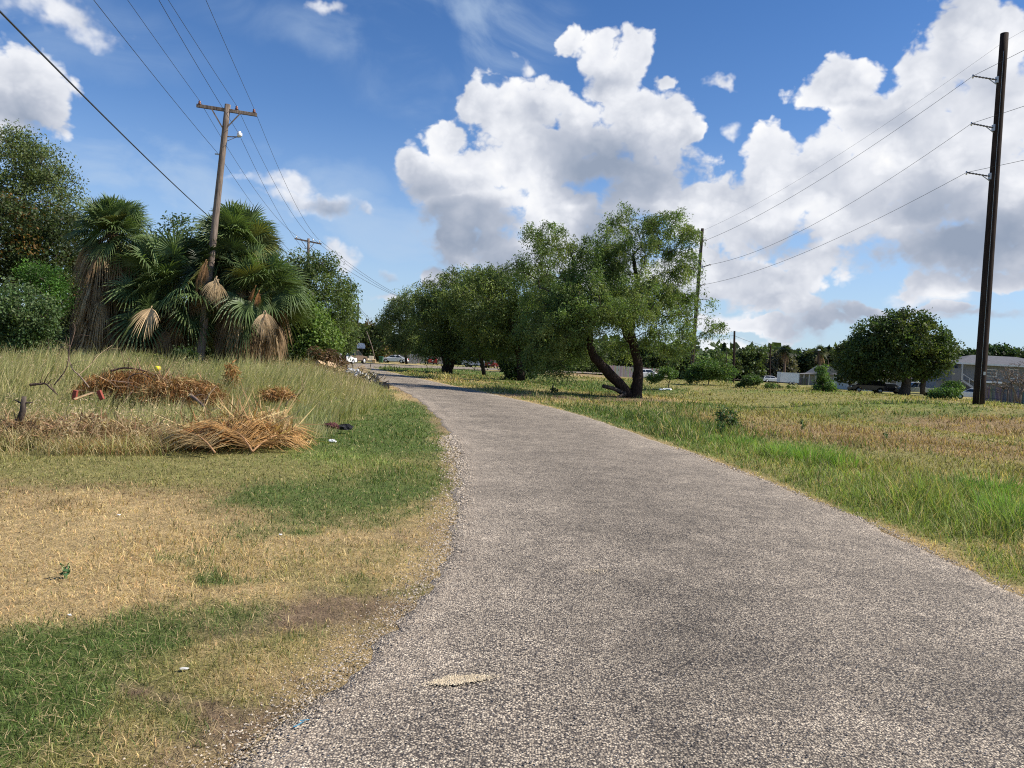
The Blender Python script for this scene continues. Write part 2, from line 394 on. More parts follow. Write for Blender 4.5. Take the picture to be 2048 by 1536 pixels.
# ------------------------------------------------------------------ ground colours
# kinds: 0 dry tan, 1 green, 2 dirt, 3 fresh green, 4 olive, 5 brown-dead
KC = np.array([[.56, .405, .20], [.125, .175, .048], [.27, .185, .12], [.23, .28, .075], [.30, .27, .10], [.35, .24, .125]])
Z_ = []   # (x, y, rx, ry, kind, strength)
def zone(px, py, rx, ry, kind, st=1.0):
    p = gp(px, py); Z_.append((p.x, p.y, rx, ry, kind, st))
for z_ in [(650, 925, .9, 1.1, 3, 2.2), (720, 985, .85, 1.1, 1, 2.6), (600, 1000, .5, .7, 1, 1.1), (790, 960, .5, 1.5, 1, 1.0), (560, 930, .6, .8, 4, 1.0), (860, 1050, .25, .6, 0, 1.2), (840, 1010, .45, .9, 1, .7), (760, 880, 1.2, 3, 1, 1.0), (800, 850, 1.2, 6, 1, .9), (820, 825, .9, 5, 1, .8),
           (690, 905, .6, 1.4, 3, 1.0),
           (40, 1400, .36, .36, 1, 2.2), (150, 1330, .36, .22, 1, 2.4), (230, 1370, .25, .2, 3, 1.2), (20, 1320, .3, .3, 1, 1.3), (100, 1460, .3, .3, 1, 1.5), (420, 1240, .28, .22, 1, 1.6), (260, 1285, .30, .2, 1, 2.2), (300, 1480, .5, .3, 4, .7), (380, 1480, .25, .12, 0, 1.0), (150, 1500, .3, .2, 4, .8), (400, 1320, .5, .35, 4, .6), (560, 1330, .3, .2, 0, 1.1), (450, 1400, .14, .1, 2, 2.2), (350, 1375, .12, .06, 2, 2), (330, 1310, .16, .08, 1, 2.2), (260, 1440, .2, .1, 1, 1.6), (520, 1380, .5, .4, 4, .5), (330, 1235, .22, .2, 1, 1.3), (400, 1145, .17, .14, 1, 6), (450, 1200, .4, .3, 4, .8), (480, 1170, .2, .12, 0, 1.2), (350, 1210, .15, .15, 1, .8), (340, 1120, .14, .08, 1, 4), (585, 1072, .20, .12, 1, 4), (480, 1090, .25, .3, 1, .9), (640, 1045, .5, .3, 1, .8), (440, 1110, .2, .2, 1, .8),
           (870, 1170, .18, .3, 1, .8), (790, 1185, .2, .2, 1, .7), (800, 1110, .2, .2, 1, .5),
           (610, 1205, .30, .42, 2, 2.2), (520, 1255, .30, .22, 2, 2.0), (640, 1180, .22, .30, 2, 1.2), (690, 1500, .3, .3, 2, .6), (560, 1480, .25, .5, 2, 1.2), (500, 1530, .3, .4, 2, 1.2), (330, 1380, .2, .12, 2, 1.0), (820, 1060, .22, .4, 2, 1.1), (240, 1220, .5, .15, 2, .7), (90, 1240, .3, .25, 2, .5),
           (130, 1090, 2.1, 1.3, 0, 2.6), (60, 1180, 1.1, .6, 0, 2.2), (250, 1160, .8, .5, 0, 1.6), (330, 1030, 1.4, 1.2, 0, 1.2), (500, 960, 1.0, 1.6, 5, .5), (150, 1000, 3, 1.2, 5, .9), (560, 1140, .9, .5, 4, .7), (700, 1300, .4, .5, 4, .5), (640, 1320, .2, .3, 0, .9),
           (200, 930, 3.6, 1.4, 4, 1.6), (500, 925, 2.2, 1.2, 4, 1.3), (20, 930, 2, 1.2, 4, 1.0)]:
    zone(*z_)
for z_ in [(1700, 960, .8, 1.2, 3, 1.2), (1850, 1040, .75, .9, 3, 1.6), (1950, 1130, .5, .7, 3, .9), (1600, 915, .9, 1.4, 3, 1.5), (1480, 890, 1.3, 2.5, 3, 1.2), (1380, 860, 1.8, 3.5, 1, 1.4), (1280, 845, 2, 4, 1, 1.1), (1750, 1000, 1, 1.1, 3, 1.0), (2030, 1000, .9, 1, 3, 1.8), (2000, 1060, .7, .7, 3, 1.0),
           (1800, 930, 2.0, 1.2, 4, 1.5), (1900, 980, 1.5, 1.2, 4, 1.3), (1850, 890, 5, 2.2, 5, 1.3), (1980, 850, 6, 3.2, 5, 1.6), (1700, 870, 3, 2, 5, .9), (1560, 850, 3.4, 2.6, 5, .8), (1720, 845, 4, 2.6, 4, .9),
           (1550, 820, 5, 2.5, 1, .8), (1700, 815, 6, 2.5, 3, .6), (1450, 795, 6, 5, 4, 1.2), (1600, 790, 6, 5, 4, 1.6), (1850, 812, 5, 3, 4, 1.2), (1330, 800, 3, 4, 0, .5), (1500, 835, 2, 2, 0, .7), (1750, 795, 9, 5, 4, 1.2), (1650, 780, 9, 8, 4, 1.0), (1650, 800, 5, 2, 3, .8),
           (1200, 775, 4, 7, 1, 1.4), (1120, 765, 6, 9, 1, .6), (1100, 745, 12, 12, 5, 1.4), (1200, 755, 8, 10, 0, .8), (1180, 799, 3.4, 1.6, 2, 1.6), (1290, 800, 1.6, 1.4, 2, 1.3), (1060, 793, 2.5, 1.5, 2, .7), (1000, 790, 1.5, 3, 0, 1.2), (920, 762, 3, 6, 0, .9), (900, 742, 8, 12, 1, 1.2), (820, 740, 3, 8, 1, .5), (1200, 825, 2, 3, 1, .7)]:
    zone(*z_)
def ground_weights(x, y):
    x = np.asarray(x, float); y = np.asarray(y, float)
    e = edge_dist(x, y)
    wx = x + (fbm(x * 1.1, y * 1.1, 31) - .5) * 1.0; wy = y + (fbm(x * 1.1, y * 1.1, 37) - .5) * 1.3
    W = np.zeros((6,) + x.shape)
    n1 = fbm(x * .35, y * .35, 41); n2 = fbm(x * 1.6, y * 1.6, 43); n3 = fbm(x * 5, y * 5, 47)
    rt = x > roadR(y)
    W[0] = .45 + .5 * sst(n1, .4, .65); W[4] = .55; W[1] = .15 + .7 * sst(1 - n1, .42, .62); W[5] = .12 + .35 * sst(n2, .5, .7)
    W[3] = np.where(rt, .2, .02)
    for (zx, zy, rx, ry, k, s) in Z_:
        d2 = ((wx - zx) / rx) ** 2 + ((wy - zy) / ry) ** 2
        g = np.exp(-d2 * .9) * s * 2.2
        W[k] += g
    W[2] += np.where(rt, 0, sst(fbm(x * 2.6, y * 2.6, 49), .58, .72) * 1.5 * np.exp(-np.maximum(e, 0) / 1.2))
    W[0] *= np.where(rt & (y > 14), .45, 1.0)
    edge = np.exp(-(np.maximum(e, 0) / np.where(rt, .16, .22)) ** 2)
    W[0] += edge * np.where(rt, 3.4, 1.4); W[2] += edge * np.where(rt, .8, 2.2)
    far = sst(y, 90, 130)
    W = W * (.25 + 1.5 * np.stack([vnoise(x * 2.6, y * 2.6, 60 + k) * .55 + vnoise(x * 9, y * 9, 70 + k) * .45 for k in range(6)]))
    W = W ** 2.5
    return W / W.sum(0)
def ground_color(x, y):
    W = ground_weights(x, y)
    return np.tensordot(W.reshape(6, -1).T, KC, 1), W

# ------------------------------------------------------------------ ground sheet (polar grid that reaches the horizon)
def build_ground():
    na, rads = 900, np.concatenate([[0.0], np.geomspace(.6, 6000, 330)])
    ang = np.linspace(0, 2 * np.pi, na, endpoint=False)
    # denser in front
    ang = ang + .0; ang = np.pi / 2 + np.sign(ang - np.pi) * np.pi * (np.abs(ang - np.pi) / np.pi) ** 1.6
    A, Rr = np.meshgrid(ang, rads)
    X = np.cos(A) * Rr; Y = np.sin(A) * Rr
    Zz = hgt(X, Y); Zz = np.where(Rr > 400, -.2 - (Rr - 400) * .0008, Zz)
    C, W = ground_color(X.ravel(), Y.ravel())
    V = np.stack([X, Y, Zz], -1).reshape(-1, 3)
    nr = len(rads); i = np.arange(nr - 1)[:, None] * na; j = np.arange(na)[None, :]; j2 = (j + 1) % na
    F = np.stack([i + j, i + na + j, i + na + j2, i + j2], -1).reshape(-1, 4)
    m, nt, bs, out = new_mat('ground_soil')
    geo = nt.new('ShaderNodeNewGeometry'); P = geo.outputs['Position']
    c = attr(nt)
    n1 = nt.noise(P, 9, 6, .7); n2 = nt.noise(P, 60, 5, .7); n3 = nt.noise(P, 2.2, 4, .6)
    c = nt.v('SCALE', c, nt.lin(n1, .3, .7, .62, 1.3)); c = nt.v('SCALE', c, nt.lin(n2, .3, .7, .45, 1.35)); c = nt.v('SCALE', c, nt.lin(n3, .3, .7, .85, 1.12))
    nt.put(bs.inputs['Base Color'], c); bs.inputs['Roughness'].default_value = .95; bs.inputs['Specular IOR Level'].default_value = .08
    bump(nt, bs, nt.m('ADD', n2, nt.m('MULTIPLY', n1, 2)), .9, .03)
    o = mesh_np('ground', V, F[:, ::-1], m, C, nper=4, smooth=True)
    tag(o, kind='structure')
    return o
build_ground()

# ------------------------------------------------------------------ roads
def chipseal():
    m, nt, bs, out = new_mat('chipseal_road')
    geo = nt.new('ShaderNodeNewGeometry'); P = geo.outputs['Position']
    wp = nt.v('ADD', P, nt.v('SCALE', nt.noise(P, 60, 2, .5, out=1), .006))
    def vor(scale, feat='F1'):
        n = nt.new('ShaderNodeTexVoronoi', feature=feat); nt.put(n.inputs['Vector'], wp); n.inputs['Scale'].default_value = scale; return n
    v1 = vor(88); v2 = vor(150)
    sep = nt.new('ShaderNodeSeparateColor'); nt.put(sep.inputs[0], v1.outputs['Color'])
    ramp = nt.new('ShaderNodeValToRGB'); nt.put(ramp.inputs[0], sep.outputs[0]); e = ramp.color_ramp.elements
    e[0].position = 0; e[0].color = (.10, .084, .070, 1); e[1].position = 1; e[1].color = (.64, .535, .40, 1)
    for p_, c_ in ((.15, (.17, .138, .108)), (.40, (.31, .252, .187)), (.70, (.43, .355, .265))):
        q = e.new(p_); q.color = (*c_, 1)
    d = v1.outputs['Distance']
    crev = nt.ss(d, .42, .70)
    c = nt.mix(crev, ramp.outputs[0], (.075, .062, .052))
    big = nt.noise(P, .9, 5, .6); mid = nt.noise(P, 4.5, 5, .65)
    wear = attr(nt)
    sw = nt.new('ShaderNodeSeparateColor'); nt.put(sw.inputs[0], wear)
    k = nt.m('MULTIPLY', nt.lin(big, .3, .7, .76, 1.22), nt.lin(mid, .3, .7, .74, 1.22))
    k = nt.m('MULTIPLY', k, nt.lin(sw.outputs[0], 0, 1, .55, 1.45))
    c = nt.v('SCALE', c, k)
    # tar showing through in blotches
    tar = nt.ss(nt.noise(P, 16, 5, .7), .58, .72); c = nt.mix(nt.m('MULTIPLY', tar, .55), c, (.06, .055, .052))
    dust = nt.m('MULTIPLY', sw.outputs[1], nt.ss(nt.noise(P, 7, 4, .6), .35, .65))
    c = nt.mix(nt.m('MULTIPLY', dust, .55), c, (.42, .33, .24))
    nt.put(bs.inputs['Base Color'], c); bs.inputs['Roughness'].default_value = .82; bs.inputs['Specular IOR Level'].default_value = .3
    h = nt.m('ADD', nt.m('SUBTRACT', 1.0, d), nt.m('MULTIPLY', sep.outputs[1], .5))
    bump(nt, bs, h, .8, .008)
    return m
MAT['road'] = chipseal()
def build_road():
    ys = np.concatenate([np.arange(-40, 0, .8), np.arange(0, 12, .07), np.arange(12, 40, .25), np.arange(40, 89, .6)])
    us = np.unique(np.concatenate([np.linspace(0, 1, 41), [.004, .996]]))
    L = roadL(ys) ; Rr = roadR(ys)
    # ragged edges
    L = L + (fbm(ys * 1.3, ys * 0 + 3, 81) - .5) * .22 + (fbm(ys * 7, ys * 0 + 3, 83) - .5) * .12 + .02
    Rr = Rr + (fbm(ys * 1.1, ys * 0 + 8, 85) - .5) * .16 + (fbm(ys * 8, ys * 0 + 3, 87) - .5) * .08 - .02
    fl = sst(ys, 80, 89); L = L - fl * 5; Rr = Rr + fl * 1.5
    U, Yy = np.meshgrid(us, ys); X = L[:, None] * (1 - U) + Rr[:, None] * U
    Yw = Yy + 0 * U
    Z = .012 + .05 * (1 - (2 * U - 1) ** 2) * .5 + (fbm(X * .8, Yw * .8, 91) - .5) * .025 * np.minimum(1, 6 * U * (1 - U))
    Z = Z - .006 - .02 * (np.abs(2 * U - 1) > .999)
    # wear: light edges, dark middle streaks
    cen = np.exp(-((U - .42) / .16) ** 2) * .8 + np.exp(-((U - .72) / .10) ** 2) * .35
    w = .66 - .32 * cen * (.4 + 1.2 * fbm(X * .9, Yw * .45, 95)) + .20 * np.exp(-(np.minimum(U, 1 - U) / .09) ** 2)
    blot = 0
    for (px, py, r, s) in [(1370, 1265, .30, .22), (1640, 1300, .4, .1), (1180, 1060, .5, .16), (1300, 1180, .5, .12), (1500, 1350, .5, .10), (1150, 1000, .6, .1), (1900, 1400, .5, .10), (1210, 980, 1, .08)]:
        p = gp(px, py); blot = blot + s * np.exp(-(((X - p.x) / r) ** 2 + ((Yw - p.y) / (r * .8)) ** 2))
    w = w - blot * 1.5
    w = np.where(Yw > 15, w + .04, w)
    crack = np.exp(-((U - .10 - .02 * np.sin(Yw * .5)) / .012) ** 2) * sst(Yw, 16, 22) * .35
    w = w - crack
    dust = np.exp(-(U / .07) ** 2) * .9 + np.exp(-((1 - U) / .03) ** 2) * .8
    C = np.stack([np.clip(w, 0, 1), np.clip(dust, 0, 1), 0 * w], -1).reshape(-1, 3)
    V = np.stack([X, Yw, Z], -1).reshape(-1, 3); nu = len(us)
    i = np.arange(len(ys) - 1)[:, None] * nu; j = np.arange(nu - 1)[None]
    F = np.stack([i + j, i + j + 1, i + nu + j + 1, i + nu + j], -1).reshape(-1, 4)
    tag(mesh_np('road', V, F, MAT['road'], C, nper=4, smooth=True), kind='structure')
    xs = np.arange(-90, 141, 1.0); n = cross_near(xs); f = cross_far(xs)
    us = np.linspace(0, 1, 9); U, Xx = np.meshgrid(us, xs)
    Y2 = n[:, None] * (1 - U) + f[:, None] * U + (fbm(Xx * .5, Xx * 0 + U, 99) - .5) * .8
    V = np.stack([Xx + 0 * U, Y2, .02 + 0 * U], -1).reshape(-1, 3); C = np.full((V.shape[0], 3), .60); C[:, 1] = 0; nu = 9
    i = np.arange(len(xs) - 1)[:, None] * nu; j = np.arange(nu - 1)[None]
    F = np.stack([i + j, i + nu + j, i + nu + j + 1, i + j + 1], -1).reshape(-1, 4)
    tag(mesh_np('cross_street', V, F, MAT['road'], C, nper=4), kind='structure')
build_road()
# ------------------------------------------------------------------ grass
def blades(name, X, Y, L, Wd, lean, col, mat, Z=None, seg=2, tipcol=None, parent=None):
    """N curved blades in one mesh; lean (N,2) horizontal tip offset as a fraction of the length"""
    n = len(X); Zb = hgt(X, Y) if Z is None else Z
    a = rng.uniform(0, np.pi, n); sx, sy = np.cos(a) * Wd / 2, np.sin(a) * Wd / 2
    B = np.stack([X, Y, Zb - .004], -1)
    dx, dy = lean[:, 0] * L, lean[:, 1] * L
    up = np.sqrt(np.maximum(L ** 2 - dx ** 2 - dy ** 2, (.25 * L) ** 2))
    S = np.stack([sx, sy, 0 * sx], -1)
    ts = [0, .5, 1.0] if seg == 2 else [0, .34, .68, 1.0] if seg == 3 else [0, 1.0]
    rows = []; cs = []
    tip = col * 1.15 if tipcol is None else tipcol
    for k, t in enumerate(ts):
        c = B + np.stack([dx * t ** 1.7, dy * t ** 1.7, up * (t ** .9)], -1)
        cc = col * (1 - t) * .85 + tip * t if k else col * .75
        if k == len(ts) - 1: rows.append(c[:, None]); cs.append(cc[:, None])
        else:
            w = 1 - .35 * t; rows.append(np.stack([c - S * w, c + S * w], 1)); cs.append(np.stack([cc, cc], 1))
    V = np.concatenate(rows, 1); C = np.concatenate(cs, 1); nv = V.shape[1]
    fl = []; cnt = []
    for k in range(len(ts) - 2): fl += [2 * k, 2 * k + 1, 2 * k + 3, 2 * k + 2]; cnt.append(4)
    k = len(ts) - 2; fl += [2 * k, 2 * k + 1, 2 * k + 2]; cnt.append(3)
    F = (np.arange(n)[:, None] * nv + np.array(fl)[None]).ravel()
    return mesh_np(name, V.reshape(-1, 3), F, mat, C.reshape(-1, 3), parent, nper=np.tile(cnt, n))
def polar(n, r0, r1, a0, a1, p=.35):
    """points about the camera: density falls with distance"""
    r = r0 * (r1 / r0) ** (rng.random(n) ** 1.0); a = np.radians(rng.uniform(a0, a1, n))
    return np.sin(a) * r, np.cos(a) * r, r
def tall_zone(x, y):
    """1 inside the patch of uncut tall grass on the left"""
    fx = [-60, -14, -6.6, -5.2, -3.7, -3.0, -2.8, -2.6]; fy = [9.2, 9.4, 10.2, 11.3, 12.8, 15.6, 20, 26]
    front = np.interp(x, fx, fy) + (fbm(x * .9, y * .9, 55) - .5) * 1.2
    inside = sst(y - front, -.2, .5)
    side = roadL(y) - 1.0 - 1.2 * sst(26 - y, 0, 10) - x + (fbm(x * .7, y * .7, 57) - .5) * .9
    return inside * sst(side, -.2, .5) * (1 - sst(y, 60, 70))
def lawn():
    X, Y, r = polar(470000, 2.3, 95, -42, 43)
    e = edge_dist(X, Y); keep = (e > rng.uniform(-.09, .06, len(X))) & (tall_zone(X, Y) < .5) & ~((Y > cross_near(X) - .5))
    X, Y, r, e = X[keep], Y[keep], r[keep], e[keep]
    W = ground_weights(X, Y)
    cum = np.cumsum(W, 0); u = rng.random(len(X)); k = (u[None] > cum).sum(0).clip(0, 5)
    keep = (k != 2) | (rng.random(len(X)) < .25)
    X, Y, r, k, e = X[keep], Y[keep], r[keep], k[keep], e[keep]; n = len(X)
    rt = X > roadR(Y)
    near_tan = W[0][keep]
    C = KC[k] * (.55 + 1.1 * rng.random((n, 1)) ** 1.3) * rng.uniform(.9, 1.1, (n, 3)); C[k == 0] *= 1.1
    straw = rng.random(n) < np.where(rt, .22, .16); C[straw] = np.array([.60, .46, .24]) * rng.uniform(.7, 1.2, (straw.sum(), 1))
    Lb = rng.uniform(.022, .060, n) * np.where(rt, 1.9, 1.0) * np.where((k == 1) | (k == 3), 1.15, .9)
    Lb = Lb * (1 + .8 * sst(fbm(X * .8, Y * .8, 51), .5, .75))
    Lb = np.where(rt, Lb * (1 + 1.4 * sst(fbm(X * .5, Y * .5, 53), .42, .7) * sst(e, .2, 1.2)), Lb)
    # longer growth a little off the right-hand edge
    Lb = np.where(rt, Lb * (1 + .9 * np.exp(-((e - 1.5) / .8) ** 2)), Lb) * (1 - .45 * np.exp(-(e / .25) ** 2))
    Wd = np.maximum(.0038, r * .00085) * rng.uniform(.7, 1.3, n)
    Lb = np.maximum(Lb, np.minimum(r * .0011, .07) )
    an = rng.uniform(0, 2 * np.pi, n); mg = rng.uniform(.25, .95, n)
    flat = (k == 0) | straw; mg = np.where(flat & (rng.random(n) < .5), .97, mg)
    lean = np.stack([np.cos(an) * mg, np.sin(an) * mg], -1)
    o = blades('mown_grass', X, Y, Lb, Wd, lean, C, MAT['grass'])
    tag(o, kind='stuff')
lawn()
def tall_grass():
    X, Y, r = polar(330000, 9, 62, -44, -2)
    t = tall_zone(X, Y); dens = .15 + .85 * sst(fbm(X * 1.4, Y * 1.4, 61), .36, .56)
    keep = rng.random(len(X)) < t * dens; X, Y, r = X[keep], Y[keep], r[keep]; n = len(X)
    u = fbm(X * .35, Y * .35, 63); front = sst(14 - Y, 0, 3)   # dead matted growth in front
    v = rng.random(n)
    green = np.array([.19, .25, .060]); pale = np.array([.37, .37, .13]); straw = np.array([.56, .46, .25]); rust = np.array([.34, .19, .09]); blue = np.array([.25, .33, .15])
    pick = v + (u - .5) * .9
    C = np.where((pick < .42)[:, None], green, np.where((pick < .72)[:, None], pale, straw))
    C = np.where((rng.random(n) < .55 * front * sst(fbm(X * .9, Y * .9, 65), .35, .6))[:, None], straw * .95, C)
    C = np.where((rng.random(n) < .40 * front * sst(fbm(X * .8, Y * .8, 66), .35, .6))[:, None], rust * 1.1, C)
    bl = sst(fbm(X * .4, Y * .4, 67), .5, .65) * sst(Y, 12, 14) * (1 - sst(Y, 18, 22)); C = np.where((rng.random(n) < bl * .7)[:, None], blue, C)
    C = C * rng.uniform(.6, 1.4, (n, 1)) * (.72 + .56 * fbm(X * .8, Y * .8, 68))[:, None]
    hh = .38 + .62 * sst(Y - np.interp(X, [-14, -6.6, -3.7, -3.0], [9.4, 10.2, 12.8, 15.6]), .5, 9) 
    hh = hh * (.45 + .9 * fbm(X * .55, Y * .55, 69)) * (.8 + .4 * vnoise(X * 2.2, Y * 2.2, 64))
    hh = np.where(Y > 30, hh * 1.0, hh)
    side = sst(roadL(Y) - X, .8, 4.6); hh = hh * (.30 + .70 * side)
    Lb = rng.uniform(.55, 1.15, n) * hh * 1.12
    Wd = np.maximum(.006, r * .00062) * rng.uniform(.7, 1.3, n)
    an = .4 + (fbm(X * .6, Y * .6, 62) - .5) * 5 + rng.normal(0, .9, n); mg = np.clip(rng.normal(.42, .18, n), .05, .9); mg = np.where(front > .5, np.clip(mg + rng.uniform(0, .5, n), 0, .95), mg)
    an = np.where(front > .5, rng.uniform(0, 2 * np.pi, n), an)
    lean = np.stack([np.cos(an) * mg, np.sin(an) * mg * .8], -1)
    tip = C * .6 + straw * .5
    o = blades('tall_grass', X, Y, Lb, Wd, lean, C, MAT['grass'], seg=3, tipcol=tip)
    tag(o, kind='stuff')
tall_grass()

def seed_heads():
    X, Y, r = polar(9000, 10, 60, -44, -2); t = tall_zone(X, Y) * sst(fbm(X * .4, Y * .4, 75), .42, .6); k = (rng.random(len(X)) < t) & (roadL(Y) - X > 1.6); X, Y, r = X[k], Y[k], r[k]; n = len(X)
    h = rng.uniform(.8, 1.25, n) * (.55 + .45 * sst(Y, 12, 20)); mg = rng.uniform(.1, .5, n); an = rng.normal(.3, .8, n); ln = np.stack([np.cos(an) * mg, np.sin(an) * mg], -1)
    C = np.array([.52, .42, .25]) * rng.uniform(.7, 1.3, (n, 1))
    z0 = hgt(X, Y); o = blades('seed_stalks', X, Y, h, np.maximum(.004, r * .0004), ln, C, MAT['grass'], Z=z0, seg=3); tag(o, kind='stuff')
    up = np.sqrt(np.maximum(h ** 2 * (1 - mg ** 2), .05)); T = np.stack([X + ln[:, 0] * h, Y + ln[:, 1] * h, z0 + up], -1)
    P = np.repeat(T, 6, 0) + rng.normal(0, .018, (n * 6, 3)) - np.repeat(np.stack([ln[:, 0], ln[:, 1], 1 + 0 * mg], -1), 6, 0) * rng.uniform(0, .16, (n * 6, 1))
    V, Cc = leafset(P, .05, .3, .2, np.array([[.55, .42, .25]])); o = mesh_np('seed_heads', V, np.arange(len(V)), MAT['grass'], Cc, None, nper=4); tag(o, kind='stuff')
# ------------------------------------------------------------------ trees and shrubs
def leafset(P, size, aspect, droop, col, var=.28, nrm_up=.0, tipc=None):
    """leaf quads (rhombus shaped) around points P (n,3). droop 0 = any direction, 1 = hangs straight down"""
    n = len(P)
    d = rng.normal(size=(n, 3)); d /= np.linalg.norm(d, axis=1, keepdims=True)
    d = d * (1 - droop) + np.array([0, 0, -1.0]) * droop; d /= np.linalg.norm(d, axis=1, keepdims=True)
    q = rng.normal(size=(n, 3)); s = np.cross(d, q); s /= np.linalg.norm(s, axis=1, keepdims=True)
    L = size * rng.uniform(.6, 1.35, (n, 1)); W = L * aspect * .5
    V = np.stack([P, P + d * L * .45 + s * W, P + d * L, P + d * L * .45 - s * W], 1)
    c = col * rng.uniform(1 - var, 1 + var, (n, 1)) * rng.uniform(.93, 1.07, (n, 3))
    return V.reshape(-1, 3), np.repeat(c, 4, 0)
def ellipsoid_pts(n, lobes, shell=.5, low=0.0):
    """random points in a union of ellipsoids (x,y,z,rx,ry,rz); biased to the outside"""
    vol = np.array([l[3] * l[4] * l[5] for l in lobes]) ** .8; vol = vol / vol.sum()
    k = rng.choice(len(lobes), n, p=vol); Lb = np.array(lobes)[k]
    d = rng.normal(size=(n, 3)); d /= np.linalg.norm(d, axis=1, keepdims=True)
    r = rng.random((n, 1)) ** (1 / 3) * (1 - shell) + shell * rng.uniform(.78, 1.0, (n, 1))
    return Lb[:, :3] + d * r * Lb[:, 3:6], k
def lobes_px(lst, Y, thick=1.0):
    """lobes outlined on the photo (px, py, rx, ry[, dY]) -> ellipsoids Y metres ahead"""
    out = []
    for l in lst:
        yy = Y + (l[4] if len(l) > 4 else 0); p = at(l[0], l[1], yy); k = yy / FPX
        out.append((p.x, p.y, p.z, l[2] * k, l[2] * k * thick, l[3] * k))
    return out
def branches(mb, start_nodes, targets, r_tip=.012, r_max=.25, bend=.25, expo=2.3, sub=2):
    """pipe-model skeleton joining the targets to the given nodes; start_nodes: list of (pos)"""
    nodes = [Vector(p) for p in start_nodes]; parent = [-1] * len(nodes); fixed = len(nodes)
    c0 = sum(nodes, Vector()) / len(nodes)
    ts = sorted([Vector(t) for t in targets], key=lambda t: min((t - n).length for n in nodes))
    for t in ts:
        arr = np.array([n[:] for n in nodes]); dv = arr - np.array(t[:]); d = np.sqrt((dv ** 2).sum(1))
        cost = d + .35 * np.maximum(dv[:, 2], 0) * 1.5
        b = int(cost.argmin()); a = nodes[b]; m = (t - a)
        prev = b
        for s_ in range(1, sub + 1):
            f = s_ / sub; p = a + m * f
            if s_ < sub: p = p + Vector((random.uniform(-1, 1), random.uniform(-1, 1), random.uniform(.1, 1.2))) * m.length * bend * .5
            nodes.append(p); parent.append(prev); prev = len(nodes) - 1
    w = [0.0] * len(nodes); kids = [0] * len(nodes)
    for i in range(len(nodes) - 1, fixed - 1, -1):
        if kids[i] == 0: w[i] += 1
        if parent[i] >= 0: w[parent[i]] += w[i]; kids[parent[i]] += 1
    rad = [min(r_max, r_tip * max(1, x) ** (1 / expo)) for x in w]
    for i in range(fixed, len(nodes)):
        a = nodes[parent[i]]; b = nodes[i]
        ra = min(rad[parent[i]] if parent[i] >= fixed else r_max, rad[i] * 1.35)
        mb.tube([a, (a + b) / 2 + Vector((random.uniform(-1, 1), random.uniform(-1, 1), random.uniform(-1, 1))) * (b - a).length * .06, b], [ra, (ra + rad[i]) / 2, rad[i]], 5 if rad[i] > .03 else 4, cap=False)
    return nodes
